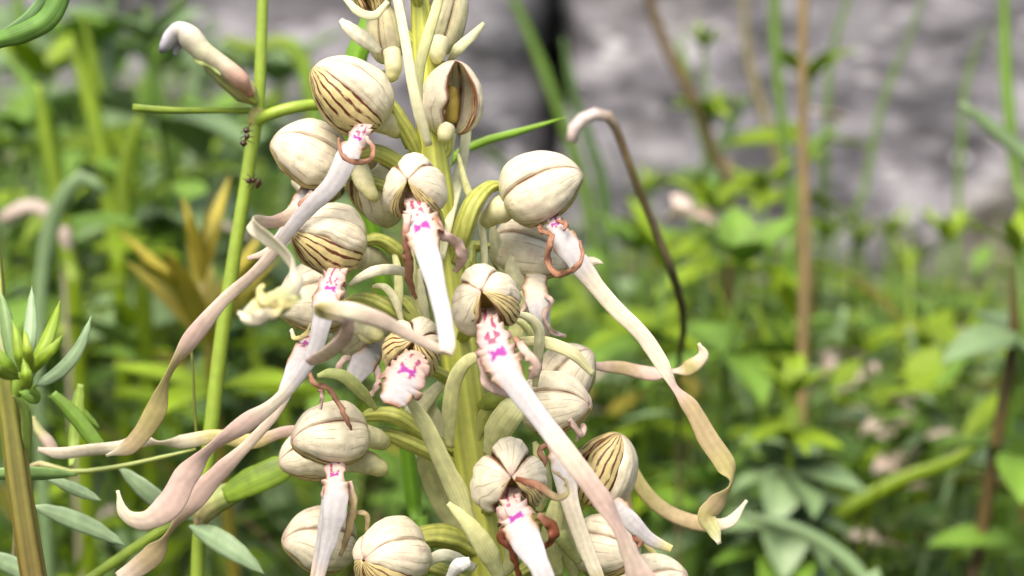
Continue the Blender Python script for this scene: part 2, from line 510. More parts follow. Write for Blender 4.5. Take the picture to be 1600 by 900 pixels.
sx = [[-2.3, -1.5, -0.78, 0.055, 0.95, 1.7, 2.4], [-2.4, -1.7, -1.0, -0.34, 0.06, 0.66, 1.35, 2.2], [-2.2, -1.4, -0.7, 0.0, 0.55, 1.2, 1.9], [-2.4, -1.6, -0.9, -0.2, 0.4, 1.1, 1.8, 2.3]]
zz = [-0.15, 0.46, 0.78, 1.05]
sdn = 1
for r_ in range(3):
    for a, b_ in zip(sx[r_][:-1], sx[r_][1:]):
        stone(a + 0.002, b_ - 0.002, zz[r_] + 0.002, zz[r_ + 1] - 0.004, sdn, float(rng.uniform(-0.03, 0.05)))
        sdn += 1

# ------------------------------------------------------------------ background vegetation
LIME = np.array([0.21, 0.32, 0.010]); MID = np.array([0.092, 0.168, 0.020]); DARK = np.array([0.034, 0.068, 0.012])
BLUEG = np.array([0.19, 0.285, 0.125]); YEL = np.array([0.36, 0.31, 0.04]); STRAW = np.array([0.36, 0.24, 0.12]); PALEF = np.array([0.58, 0.48, 0.40])

def lens_grid(Ls, Wd, n=9, m=5, bend=0.3, fold=0.25, tip=0.8, base=0.15):
    """local leaf along +X, upper side +Z"""
    s = np.linspace(0, 1, n); t = np.linspace(-1, 1, m)
    prof = np.sin(np.pi * np.clip(s, 0, 1) ** tip) ** 0.8
    prof[0] = base; prof[-1] = 0.03
    ang = bend * s
    x = np.cumsum(np.cos(ang)) / n * Ls; z = -np.cumsum(np.sin(ang)) / n * Ls
    x -= x[0]; z -= z[0]
    hw = prof * Wd / 2
    G = np.zeros((n, m, 3))
    G[..., 0] = x[:, None]; G[..., 1] = t[None] * hw[:, None]; G[..., 2] = z[:, None] + fold * np.abs(t)[None] * hw[:, None]
    return G

def grid_faces(n, m):
    idx = np.arange(n * m).reshape(n, m)
    return np.stack([idx[:-1, :-1], idx[:-1, 1:], idx[1:, 1:], idx[1:, :-1]], -1).reshape(-1, 4)

def leaf_variants(name, Ls, Wd, colr, k=3, th=0.0006, **kw):
    out = []
    for i in range(k):
        G = lens_grid(Ls, Wd, bend=kw.get('bend', 0.3) * rng.uniform(0.3, 1.6), fold=kw.get('fold', 0.25), tip=kw.get('tip', 0.8))
        n, m, _ = G.shape
        N = np.zeros_like(G); N[..., 2] = th
        V = np.vstack([G.reshape(-1, 3), (G - N).reshape(-1, 3)])
        F = grid_faces(n, m)
        F = np.vstack([F, F[:, ::-1] + n * m])
        c = colr * (0.9 + 0.25 * np.linspace(0, 1, n)[:, None, None]) * np.ones((n, m, 1))
        c[:, m // 2] *= 1.25
        c = c.reshape(-1, 3)
        uu, vv = np.meshgrid(np.linspace(0, 1, m), np.linspace(0, 1, n))
        uv = np.stack([uu, vv], -1).reshape(-1, 2)
        out.append(mesh_np(name, V, F, np.vstack([uv, uv]), np.vstack([c, c]), M_BGLEAF))
    return out

def rot_to(direction, roll=0.0, up=(0, 0, 1)):
    x = nrm(direction); z = np.asarray(up, float) - x * np.dot(up, x)
    if np.linalg.norm(z) < 1e-3: z = np.array([0, 1.0, 0]) - x * x[1]
    z = nrm(z); y = np.cross(z, x)
    Mx = np.stack([x, y, z], 1)
    c, s = math.cos(roll), math.sin(roll)
    return Mx @ np.array([[1, 0, 0], [0, c, -s], [0, s, c]])

def put(name, me, parent, pos, rotm, scale=1.0):
    o = bpy.data.objects.new(name, me); COLL.objects.link(o); o.parent = parent
    M4 = np.eye(4); M4[:3, :3] = rotm * scale; M4[:3, 3] = np.asarray(pos) - ORG[parent.name]
    o.matrix_local = Matrix(M4.tolist())
    return o

def stem_path(base, top, bow=0.02, n=14, seed=0):
    t = np.linspace(0, 1, n)[:, None]
    P = base * (1 - t) + top * t
    b = np.array([math.sin(seed * 2.3), math.cos(seed * 1.7), 0]) * bow
    return P + b * np.sin(np.pi * t) + 0.0 * t

LV = {}
def lv(kind):
    if kind not in LV:
        spec = {'lime': (0.020, 0.0045, LIME, 0.4), 'mid': (0.022, 0.005, MID * 1.5, 0.5), 'blue': (0.03, 0.006, BLUEG, 0.4),
                'broad': (0.042, 0.020, MID * 1.45, 0.6), 'broadblue': (0.042, 0.022, BLUEG * 0.9, 0.6), 'yellow': (0.04, 0.006, YEL, 0.3),
                'narrow': (0.05, 0.005, MID * 1.3, 0.8), 'limebroad': (0.034, 0.010, LIME * 0.9, 0.5)}[kind]
        LV[kind] = leaf_variants('leaf', spec[0], spec[1], spec[2], bend=spec[3])
    return LV[kind]

def whorled_plant(name, label, group, px, py, dist, kinds, stemcol, whorls, per, gap, rad=0.0012, lean=(0.0, 0.0), elev=0.5, size=1.0, drop=0.02, cat='plant', extra_top=0.0):
    """a plant whose crown is at a photo pixel and axial distance, rooted in the ground below it"""
    top = WP(px, py, dist)
    base = np.array([top[0] + lean[0], top[1] + lean[1], -0.01])
    t = thing(name, base, label, cat, group)
    sd_ = random.randint(0, 999)
    P = stem_path(base, top, 0.012, 14, sd_)
    rr = np.linspace(rad * 1.5, rad * 0.8, 14)
    tube('stem', P, rr, M_BGLEAF, t, np.broadcast_to(stemcol, (14, 8, 3)), 8)
    Ln = np.concatenate([[0], np.cumsum(np.linalg.norm(np.diff(P, axis=0), axis=1))])
    for wi in range(whorls):
        dd = Ln[-1] - wi * gap - (0.0 if wi == 0 else random.uniform(-0.2, 0.2) * gap)
        if dd < 0.01: break
        pos = np.array([np.interp(dd, Ln, P[:, i]) for i in range(3)])
        kd = kinds[min(wi, len(kinds) - 1)]
        a0 = random.uniform(0, 6.28)
        el = elev + (0.5 if wi == 0 else 0) - (0.12 * wi if kd != 'yellow' else -.2)
        for j in range(per):
            a = a0 + j * 2 * math.pi / per + random.uniform(-.2, .2)
            e = el + random.uniform(-.2, .2)
            d = np.array([math.cos(a) * math.cos(e), math.sin(a) * math.cos(e), math.sin(e)])
            put('leaf', random.choice(lv(kd)), t, pos, rot_to(d, random.uniform(-.4, .4)), size * random.uniform(0.8, 1.2) * (0.75 if wi == 0 else 1.0))
    return t

G_BED = 'blurred bedstraw shoots in the meadow'
L_BED = 'blurred bedstraw shoot with whorls of narrow lime green leaves in the meadow'
for px, py, ds, sz in [(1250, 560, .75, 1.5), (1100, 75, .85, 1.1), (1345, 385, .90, 1.1), (1440, 640, .80, 1.2), (1015, 300, .95, 1.1),
                       (1130, 640, .95, 1.2), (1040, 690, .80, 1.2), (1330, 745, .70, 1.3), (180, 420, .90, 1.1), (60, 330, .85, 1.0),
                       (1490, 770, .75, 1.2), (560, 640, .9, 1.1), (1190, 300, .80, 1.3), (1520, 560, .95, 1.1), (250, 560, .85, 1.2), (1090, 800, .7, 1.2), (640, 760, .85, 1.2)]:
    whorled_plant('bedstraw', L_BED, G_BED, px, py, ds, ['lime', 'lime', 'mid', 'mid', 'mid'], MID * 1.6, 5, 7, 0.026 * sz, 0.0011, (random.uniform(-.03, .03), random.uniform(-.02, .04)), 0.45, sz)
for i_ in range(26):
    ds = random.uniform(.8, 1.25)
    px = random.choice([random.uniform(-40, 420), random.uniform(950, 1640), random.uniform(980, 1640)])
    py = random.uniform(60, 620) if px < 420 else random.uniform(330, 720)
    whorled_plant('bedstraw', L_BED, G_BED, px, py, ds, ['lime', 'mid', 'mid', 'mid'], MID * 1.6, 4, 6, 0.03, 0.0012, (random.uniform(-.03, .03), random.uniform(-.02, .04)), 0.45, random.uniform(1.2, 1.9))
for px, py, ds, sz, kd in [(1110, 185, .85, 1.0, 'limebroad'), (1120, 330, .80, 1.2, 'limebroad'), (1040, 420, .70, 1.2, 'limebroad'), (1265, 125, .85, 1.2, 'limebroad'), (70, 120, .80, 1.4, 'limebroad'), (290, 300, .85, 1.3, 'limebroad'), (1340, 560, .8, 1.0, 'limebroad')]:
    whorled_plant('leafy_shoot', 'blurred shoot with tiers of pointed yellow-green leaves in the meadow', 'blurred yellow-green leafy shoots', px, py, ds, [kd], MID * 1.5, 5, 4, 0.028, 0.0014, (random.uniform(-.02, .02), 0.01), 0.35, sz)
L_BRD = 'blurred herb with broad soft green leaves in tiers behind the orchid'
for px, py, ds, sz, kd in [(1160, 410, .62, 0.8, 'broad'), (1000, 390, .75, 0.9, 'broad'), (230, 70, .75, 1.3, 'broadblue'), (130, 90, .9, 1.3, 'broad'), (560, 310, .85, 1.0, 'broad'),
                           (470, 640, .8, 1.0, 'broadblue'), (1235, 735, .60, 0.8, 'broadblue'), (1000, 610, .8, 0.9, 'broadblue'), (110, 340, .8, 1.0, 'broadblue'), (330, 200, .8, .9, 'broad'), (60, -30, 1.1, 1.8, 'broadblue'), (165, 0, 1.2, 1.9, 'broad'), (250, 110, 1.1, 1.8, 'broadblue'), (20, 110, 1.1, 1.7, 'broad'), (120, 180, 1.05, 1.7, 'broadblue'), (330, 130, 1.2, 1.6, 'broadblue'), (430, 130, 1.2, 1.7, 'broadblue'), (820, 300, 1.2, 1.5, 'broad'),
                           (420, 250, .85, 1.0, 'broadblue'), (870, 420, .85, 1.0, 'broad'), (1420, 720, .75, .8, 'broad'), (60, 560, .8, 1.0, 'broad'), (600, 560, .75, .9, 'broad'), (30, 210, .75, .9, 'broad'), (1110, 760, .62, .8, 'broad')]:
    whorled_plant('broad_leaved_herb', L_BRD if kd == 'broad' else 'blurred herb with broad grey-green leaves in tiers among the meadow plants', 'blurred broad-leaved herbs' if kd == 'broad' else 'blurred grey-green herbs', px, py, ds, [kd], MID * 1.4, 4, 4, 0.035, 0.0013, (random.uniform(-.02, .02), random.uniform(-.02, .02)), 0.25, sz)
whorled_plant('leafy_shoot', 'blurred shoot with a dense lime green leaf rosette over a grey-green whorl', None, 1240, 615, .58, ['limebroad', 'limebroad', 'broadblue', 'broadblue', 'broad'], LIME, 6, 8, 0.012, 0.0014, (0.0, 0.02), 0.35, 0.6)
whorled_plant('leafy_shoot', 'blurred shoot with a drooping pale broad leaf beside the right brown stalk', None, 1590, 395, .55, ['limebroad', 'broadblue', 'broad'], MID * 1.4, 4, 4, 0.03, 0.0014, (0.01, 0.0), 0.5, 0.8)
whorled_plant('yellowing_plant', 'blurred plant with upright yellow drying leaves behind the green stalk', None, 315, 440, .50, ['yellow', 'yellow', 'yellow', 'limebroad'], YEL * 0.6, 4, 5, 0.010, 0.0018, (0.02, 0.02), 0.75, 0.95)

def stalk(name, label, group, pts, rads, colr, cat='stalk', mat=None, root=True, k=8):
    """free-standing stalk through (px, py, distance), continued down to the ground"""
    P = np.array([WP(*p) for p in pts])
    if root:
        e = P[-1]; dr = P[-1] - P[-2]
        b = np.array([e[0] + dr[0] * 0.6, e[1] + dr[1] * .3, -0.01])
        P = np.vstack([P, e + dr * .5, b * .6 + e * .4, b])
        rads = list(rads) + [rads[-1]] * 3
    Q, u = catmull(P, 110, (len(P) - 3.5, .8))
    t = thing(name, P[-1], label, cat, group)
    c = sinterp(u, np.array(colr + [colr[-1]] * (len(P) - len(colr)))) if isinstance(colr, list) else np.broadcast_to(colr, (110, 3))
    tube('stem', Q, sinterp(u, np.array(rads)) * 0.001, mat or M_BGLEAF, t, np.broadcast_to(c[:, None], (110, k, 3)), k)
    return t

stalk('brown_stalk', 'blurred straight upright tan stalk in front of the grey wall', None, [(1256, -60, .62), (1254, 140, .62), (1257, 400, .62), (1252, 640, .62)], [1.6, 1.6, 2.0, 2.0], np.array([.28, .20, .085]))
stalk('brown_stalk', 'blurred reddish brown stalk beside the pale broad leaf', None, [(1590, 420, .56), (1582, 540, .56), (1555, 700, .56), (1528, 870, .56)], [1.6, 1.8, 2.0, 2.0], np.array([0.13, 0.085, 0.022]))
stalk('brown_stalk', 'blurred slanting brown stalk crossing in front of the grey wall', None, [(1005, -30, .85), (1040, 70, .85), (1090, 170, .85), (1125, 260, .85)], [2.4, 2.6, 2.6, 2.2], np.array([0.16, 0.11, 0.05]))

# dry drooping stalk with a pale curled tip
ds_ = stalk('drooping_dry_stalk', 'thin dark brown stalk with a pale pinkish curled over tip', None,
            [(893, 222, .375), (899, 198, .375), (922, 180, .375), (950, 182, .375), (968, 215, .378), (990, 275, .38), (1022, 355, .385), (1052, 430, .39), (1068, 505, .41), (1060, 580, .46), (1060, 680, .54)],
            [1.1, 1.3, 1.25, 1.1, .85, .85, .85, .9, .75, .6, .6],
            [np.array([.60, .46, .40]), np.array([.62, .52, .47]), np.array([.58, .50, .46]), np.array([.34, .27, .2]), np.array([.14, .10, .05]), np.array([.13, .10, .045]), np.array([.12, .10, .045])], mat=M_DRY, k=12)

def blade(name, label, group, pts, wid, colr, cat='grass blade', mat=None, twist=0.0, fold=0.3, root=True):
    """a single grass blade through (px, py, distance); widths in mm"""
    P = np.array([WP(*p) for p in pts])
    if root:
        e = P[-1]; dr = (P[-1] - P[-2])
        b = np.array([e[0] + dr[0] * .8, e[1] + dr[1] * .5 + .01, -0.01])
        P = np.vstack([P, e + dr * .45 * np.array([1, 1, .6]) + np.array([0, 0, -.01]), e * .45 + b * .55, b]); wid = list(wid) + [wid[-1]] * 3
    n = 90; m = 5
    Q, u = catmull(P, n)
    T = nrm(np.gradient(Q, axis=0))
    view = nrm(Q - CAM)
    S = nrm(np.cross(T, view)); N = np.cross(S, T)
    tw = R(twist) + 0.25 * np.sin(u * .9)
    S2 = S * np.cos(tw)[:, None] + N * np.sin(tw)[:, None]; N2 = np.cross(S2, T)
    h = sinterp(u, np.array(wid)) * .0005
    t = np.linspace(-1, 1, m)
    G = Q[:, None] + S2[:, None] * (t[None] * h[:, None])[..., None] + N2[:, None] * (fold * np.abs(t)[None] * h[:, None])[..., None]
    c = np.broadcast_to(colr, (n, m, 3)).copy(); c[:, m // 2] *= 1.3
    pw = P[-1]
    ORG_tmp = tag(new_obj(name, None, None, pw), label, cat, group)
    sheet('blade', G, 0.0003, mat or M_BGLEAF, ORG_tmp, c)
    return ORG_tmp

for pts, wd, c in [
    ([(1212, -40, .8), (1212, 60, .8), (1225, 220, .8), (1240, 420, .8)], [4.5, 4.5, 4, 3], MID * 1.3),
    ([(1568, -40, .7), (1572, 100, .7), (1580, 200, .7), (1592, 300, .7)], [3.5, 4.5, 4.5, 4], MID * 1.6),
    ([(1500, 160, .55), (1545, 195, .55), (1620, 260, .55)], [1.5, 4, 5], BLUEG),
    ([(1570, 655, .6), (1500, 715, .6), (1400, 755, .6), (1310, 805, .6), (1280, 850, .6)], [1.5, 4, 5, 5, 4], LIME),
    ([(1160, 805, .5), (1230, 820, .5), (1300, 855, .5), (1350, 905, .5)], [1.5, 3.5, 4, 4], BLUEG),
    ([(1420, 510, .7), (1440, 590, .7), (1470, 680, .7)], [2, 4.5, 4], BLUEG),
    ([(1550, 440, .75), (1510, 530, .75), (1470, 620, .75), (1450, 700, .75)], [2, 3.5, 4, 4], LIME * .9),
    ([(1180, 480, .7), (1210, 560, .7), (1235, 640, .7), (1245, 720, .7)], [2, 4.5, 4.5, 4], LIME * .8),
    ([(1320, 480, .8), (1310, 540, .8), (1305, 600, .8)], [4, 4.5, 4], BLUEG * 1.1),
    ([(790, -30, .9), (830, 60, .9), (870, 160, .9), (910, 280, .9), (930, 400, .9)], [3, 5, 6, 6, 5], MID * 1.1),
    ([(880, 60, .9), (900, 160, .9), (940, 280, .9), (950, 420, .9)], [2, 5, 6, 5], DARK * 2),
    ([(1060, 60, .9), (1090, 180, .9), (1130, 300, .9)], [3, 5, 5], MID * 1.2),
    ([(1310, 200, .8), (1270, 230, .8), (1245, 300, .8), (1235, 380, .8)], [2, 4, 4, 4], MID * 1.5),
    ([(1170, 150, .85), (1150, 180, .85), (1125, 240, .85), (1110, 340, .85)], [2, 5, 5, 5], BLUEG * .9),
    ([(60, 130, .6), (75, 220, .6), (95, 320, .6), (110, 420, .6)], [2, 5, 5, 5], LIME * .8),
    ([(165, 300, .55), (125, 280, .55), (85, 340, .55), (65, 440, .55), (60, 560, .55)], [2, 5, 5, 4, 4], BLUEG),
    ([(230, 10, .8), (240, 110, .8), (265, 240, .8), (280, 380, .8)], [2, 5, 5, 5], MID * 1.4),
    ([(340, 30, .9), (310, 110, .9), (300, 240, .9)], [2, 6, 6], BLUEG * .9),
    ([(130, 20, .8), (150, 120, .8), (190, 230, .8), (230, 330, .8)], [2, 5, 6, 5], LIME * .8),
    ([(460, 60, .8), (480, 130, .8), (500, 200, .8), (505, 330, .8)], [3, 5, 5, 5], MID * 1.6),
    ([(390, 470, .7), (400, 560, .7), (440, 640, .7), (470, 760, .7)], [2, 4, 5, 5], LIME * .7),
    ([(600, 640, .8), (610, 700, .8), (615, 790, .8)], [3, 5, 5], MID * 1.5),
    ([(1120, 540, .8), (1170, 640, .8), (1200, 740, .8)], [2, 4, 4], BLUEG),
    ([(1500, 690, .75), (1510, 760, .75), (1500, 860, .75)], [2, 4, 4], BLUEG * .9),
    ([(1450, -30, .9), (1420, 60, .9), (1380, 160, .9), (1350, 300, .9)], [1, 2, 2.5, 3], MID * 1.4),
    ([(1540, 40, .9), (1510, 130, .9), (1500, 260, .9), (1495, 380, .9)], [1, 2.5, 3, 3], MID * 1.3),
    ([(1330, -20, .9), (1300, 90, .9), (1290, 220, .9)], [2, 3, 3], MID * 1.3),
    ([(20, -40, .8), (40, 60, .8), (60, 180, .8), (70, 300, .8)], [3, 6, 6, 6], MID * 1.5),
    ([(180, -40, .9), (170, 60, .9), (165, 180, .9), (170, 320, .9)], [3, 7, 8, 7], BLUEG * .8),
    ([(110, 60, .7), (140, 150, .7), (165, 260, .7), (180, 380, .7)], [2, 6, 7, 6], LIME * .9),
    ([(290, -20, 1.0), (255, 60, 1.0), (225, 170, 1.0), (215, 300, 1.0)], [3, 8, 9, 8], MID * 1.3),
    ([(10, 90, .75), (45, 130, .75), (80, 200, .75), (95, 330, .75)], [2, 5, 6, 6], MID * 1.7),
    ([(350, 60, .8), (395, 75, .8), (440, 65, .8), (475, 100, .8), (490, 200, .8)], [3, 6, 7, 7, 6], LIME * .8),
    ([(300, 130, .9), (285, 200, .9), (270, 290, .9)], [3, 8, 8], MID * 1.2),
    ([(220, 180, .65), (200, 250, .65), (195, 330, .65), (215, 430, .65)], [3, 6, 6, 6], LIME * .7),
    ([(1160, -20, 1.0), (1170, 90, 1.0), (1210, 230, 1.0), (1250, 380, 1.0)], [3, 4, 4, 4], OLIVE * .5)]:
    tone = 'pale bluish green' if c[2] > .1 else 'olive' if c[0] > c[1] else 'lime green' if c[0] > .6 * c[1] else 'mid green'
    blade('grass_blade', 'blurred arching %s grass blade in the meadow background' % tone, 'blurred %s grass blades' % tone, pts, wd, c)
blade('fallen_grass_blade', 'blurred pinkish dry grass blade arching behind the ribbed brown stem', None, [(0, 345, .6), (40, 322, .6), (75, 330, .6), (95, 370, .6)], [4, 5, 5, 4], PALEF * .8)
# small dry pale florets scattered in the meadow
flm = None
for px, py, ds in [(1295, 555, .75), (1350, 560, .75), (1350, 590, .75), (1370, 615, .75), (1420, 625, .75), (1365, 660, .75), (1390, 720, .72), (1410, 735, .72), (1490, 680, .7), (1375, 845, .65), (1450, 825, .7), (1405, 760, .72), (1080, 335, .7), (1290, 180, .9), (1190, 835, .7), (1350, 655, .72)]:
    top = WP(px, py, ds)
    base = np.array([top[0] + random.uniform(-.02, .02), top[1] + random.uniform(-.02, .02), -0.01])
    t = thing('dry_floret', base, 'small pale dry floret on a thin stalk in the blurred meadow', 'floret', 'pale dry florets')
    P = stem_path(base, top, .012, 10, random.randint(0, 99))
    tube('stem', P, np.full(10, .0006), M_BGLEAF, t, np.broadcast_to(MID * 1.5, (10, 6, 3)), 6)
    if flm is None:
        flm = leaf_variants('petal', 0.013, 0.0055, PALEF, 2, bend=.9)
    for j in range(4):
        a = random.uniform(0, 6.28); e = random.uniform(-.3, .9)
        put('petal', random.choice(flm), t, top, rot_to([math.cos(a) * math.cos(e), math.sin(a) * math.cos(e), math.sin(e)], random.uniform(-1, 1)), random.uniform(.7, 1.2))

# grass and ground cover nobody could count
def scatter_leaves(name, label, N, hfun, shape, palette, weights, seed):
    r = np.random.default_rng(seed)
    Vs, Fs, Cs = [], [], []
    n, m = 6, 3
    F0 = grid_faces(n, m)
    k = 0
    y = r.uniform(0.28, 1.58, N * 2); x = r.uniform(-1, 1, N * 2) * (0.12 + (y + .3) * 0.36)
    ok = fbm(x * 6 + 20, y * 6 + 20, seed, 3) > 0.36
    x, y = x[ok][:N], y[ok][:N]
    pal = np.array(palette)
    ch = r.choice(len(pal), len(x), p=weights)
    cl = fbm(x * 5 + 3, y * 5 + 9, seed + 2, 2)
    for i in range(len(x)):
        z0, Ls, Wd, az, el, bend = hfun(r, x[i], y[i])
        s = np.linspace(0, 1, n); t = np.linspace(-1, 1, m)
        if shape == 'blade': prof = (1 - s ** 2) * .9 + .1
        else: prof = np.sin(np.pi * np.clip(s, 0.02, .99) ** .8) ** .8
        a = el - bend * s
        dxy = np.cumsum(np.cos(a)) / n * Ls; dz = np.cumsum(np.sin(a)) / n * Ls
        ca, sa = math.cos(az), math.sin(az)
        P = np.stack([x[i] + ca * dxy, y[i] + sa * dxy, z0 + dz], -1)
        S = np.array([-sa, ca, r.uniform(-.3, .3)])
        G = P[:, None] + S * (t[None] * prof[:, None] * Wd / 2)[..., None]
        G[:, 1, 2] -= 0.15 * Wd
        Vs.append(G.reshape(-1, 3)); Fs.append(F0 + k); k += n * m
        c = pal[ch[i]] * r.uniform(.65, 1.55) * (0.6 + 0.9 * cl[i])
        Cs.append(np.broadcast_to(c, (n * m, 3)))
    me = mesh_np(name, np.vstack(Vs), np.vstack(Fs), None, np.vstack(Cs), M_BGLEAF)
    return tag(new_obj(name, me), label, 'grass' if shape == 'blade' else 'ground cover', kind='stuff')

def hmax(x, y):
    d = y + .3
    px = x / d
    cap = 0.42 - d * math.tan(R((8.4 if px > .10 else 9.3) if px > -.03 else 6.0))      # keeps the wall in view over the middle and right
    if px < -.13: cap = 0.42 - d * math.tan(R(3.0))
    return max(0.05, cap)
def h_grass(r, x, y):
    hm = hmax(x, y)
    L_ = min(0.34, hm * r.uniform(.45, 1.05))
    return (-.005, L_, r.uniform(.002, .005), r.uniform(0, 6.28), r.uniform(1.0, 1.55), r.uniform(.1, 1.2))
def h_cover(r, x, y):
    hm = hmax(x, y) * .85
    return (r.uniform(0.0, 1) ** .8 * hm, r.uniform(.012, .04), r.uniform(.005, .014), r.uniform(0, 6.28), r.uniform(-.2, .9), r.uniform(.2, .9))
scatter_leaves('grass', 'dense mixed green grass filling the blurred meadow up to the wall', 6500, h_grass, 'blade', [MID * 1.2, LIME * .75, BLUEG * .8, DARK * 1.3, STRAW * .7], [.34, .20, .16, .24, .06], 21)
scatter_leaves('ground_cover', 'tangle of small green leaves low in the blurred meadow', 9000, h_cover, 'lens', [MID * 1.3, LIME * .8, BLUEG * .9, DARK * 1.4, YEL * .6, PALEF * .7], [.32, .30, .14, .16, .05, .03], 22)

# ------------------------------------------------------------------ near plants round the orchid
GRN = np.array([0.23, 0.33, 0.035]); GRN2 = np.array([0.15, 0.27, 0.03]); LBLUE = np.array([0.33, 0.47, 0.25]); LMID = np.array([0.16, 0.27, 0.08])

def pleaf(name, pts, wmax, colr, parent, twist=0, fold=0.12, tip=0.9, n=26, m=7, th=0.00022, widths=None, mat=None, bend=None, midrib=1.25, base=0.15):
    """leaf blade through photo points with a pointed lens outline"""
    k = len(pts)
    s = np.linspace(0, 1, 7)
    C = np.array([CP(*p) for p in pts])
    pp, uu = catmull(C, 7)
    pr = np.sin(np.pi * np.clip(s, 0, 1) ** tip) ** 0.75; pr[0] = base; pr[-1] = 0.04
    # resample controls back to pixels
    q = [(800 + c[0] / -c[2] * FPX, 450 - c[1] / -c[2] * FPX, (D0 + c[2]) * 1000) for c in pp]
    tw = sinterp(uu, np.array(twist, float)) if np.ndim(twist) else twist
    G, u, tt = rib_grid(q, pr * wmax if widths is None else sinterp(uu, np.array(widths, float)), tw, n, m, 0.0, fold)
    c = np.broadcast_to(colr, G.shape).copy()
    c *= (0.85 + 0.3 * vnoise(u[:, None] * 3 + 0 * tt, tt * 2, len(ORG)))[..., None]
    c[:, m // 2] *= midrib
    return sheet(name, G, th, mat or M_LEAF, parent, c)

def gbase(pts):
    P = cam2w(np.array([CP(*p) for p in pts[-2:]]))
    d = nrm(P[1] - P[0]); e = P[1]
    k_ = e[2] * .45
    return np.array([e[0] + d[0] / max(-d[2], .3) * k_, e[1] + min(.03, d[1] / max(-d[2], .3) * k_), 0.0])

def ground_stem(parent, pts, rads, colr, mat, n=150, k=14, name='stem', ribs=0, ribamp=0.0, base=None):
    """a stem through photo points (px, py, mm) carried on down into the soil"""
    P = cam2w(np.array([CP(*p) for p in pts]))
    r = [rd * (D0 - p[2] * .001) / FPX for rd, p in zip(rads, pts)]
    b = np.array(ORG[parent.name])
    e = P[-1]
    dl = nrm(P[-1] - P[-2])
    m1 = e + dl * .05; m2 = np.array([b[0], b[1], e[2] * .4])
    P = np.vstack([P, m1, m2, b - np.array([0, 0, .01])]); r = r + [r[-1] * 1.02, r[-1] * 1.05, r[-1] * 1.1]
    Q, u = catmull(P, n)
    c = np.array(colr); c = sinterp(u, np.vstack([c, [c[-1]] * (len(P) - len(c))])) if c.ndim == 2 else np.broadcast_to(c, (n, 3))
    cc = np.broadcast_to(c[:, None], (n, k, 3)).copy()
    ang = np.arange(k)
    cc *= (0.88 + .24 * vnoise(np.arange(n)[:, None] * .4 + 0 * ang, ang[None] * .8 + np.zeros((n, 1)), 4))[..., None]
    if ribs: cc *= (0.82 + .18 * np.cos(ribs * ang / k * 2 * math.pi))[None, :, None]
    return tube(name, Q, sinterp(u, np.array(r)), mat, parent, cc, k, ribs=ribs, ribamp=ribamp)

# tall vetchling on the left
vb = gbase([(312, 830, -22), (306, 950, -22)])
vet = thing('vetchling', vb, 'tall smooth green stalk with a wilted pale flower and narrow leaves beside the orchid', 'plant')
VD = -22
ground_stem(vet, [(412, -60, VD), (409, 40, VD), (404, 165, VD), (396, 210, VD), (384, 290, VD), (366, 400, VD), (345, 540, VD), (328, 690, VD), (312, 830, VD), (306, 950, VD)],
            [9, 9, 9.5, 11, 10.5, 11, 12, 12, 11, 11], [GRN * 1.05] * 10, M_STEM)
ptube('branch', [(399, 192, VD), (418, 180, VD + 2), (450, 170, VD + 2), (490, 164, VD), (540, 168, VD - 6)], [8, 9, 9.5, 9, 6], M_STEM, vet, GRN * 1.3)
pleaf('leaf', [(404, 174, VD), (350, 173, VD + 2), (270, 173, VD + 4), (207, 169, VD + 4)], 10, GRN * 1.0, vet, 20, .4, widths=[9, 10, 11, 13], midrib=1.5)
ptube('node', [(396, 196, VD), (400, 182, VD), (405, 168, VD)], [11, 13.5, 10], M_STEM, vet, np.array([.38, .36, .10]), n=10)
# wilted flower: calyx then folded petal with a dark drooping end
fl = new_obj('wilted_flower', None, vet, cam2w(CP(398, 160, VD)))
ptube('calyx', [(399, 160, VD + 2), (383, 143, VD + 3), (358, 120, VD + 4), (335, 103, VD + 4), (318, 90, VD + 4)], [9, 24, 25, 19, 13], M_OVARY, fl,
      [np.array([.42, .44, .12]), np.array([.50, .45, .20]), np.array([.50, .50, .20]), np.array([.50, .55, .24]), np.array([.50, .52, .26])], n=26, k=16, ribs=5, ribamp=.05, flat=.8)
pleaf('calyx_tooth', [(345, 118, VD + 9), (328, 100, VD + 9), (312, 98, VD + 9), (303, 92, VD + 8)], 12, np.array([.40, .48, .16]), fl)
ptube('petal', [(392, 148, VD + 6), (372, 122, VD + 8), (345, 100, VD + 8), (318, 82, VD + 8), (298, 60, VD + 8), (282, 49, VD + 8), (268, 56, VD + 8), (258, 72, VD + 8), (250, 82, VD + 8)], [8, 19, 19, 22, 25, 20, 15, 12, 4], M_LIP, fl,
      [np.array([.55, .28, .2]), np.array([.62, .40, .30]), np.array([.62, .56, .40]), np.array([.62, .60, .40]), np.array([.66, .62, .48]), np.array([.62, .58, .50]), np.array([.58, .56, .58]), np.array([.46, .45, .50]), np.array([.2, .2, .24])], n=40, k=14, flat=.75)
ptube('petal', [(296, 66, VD + 4), (286, 66, VD + 5), (277, 74, VD + 6), (273, 86, VD + 6)], [10, 9, 7, 3], M_LIP, fl, [np.array([.3, .29, .3]), np.array([.16, .16, .17]), np.array([.4, .4, .44]), np.array([.5, .5, .56])], n=14)
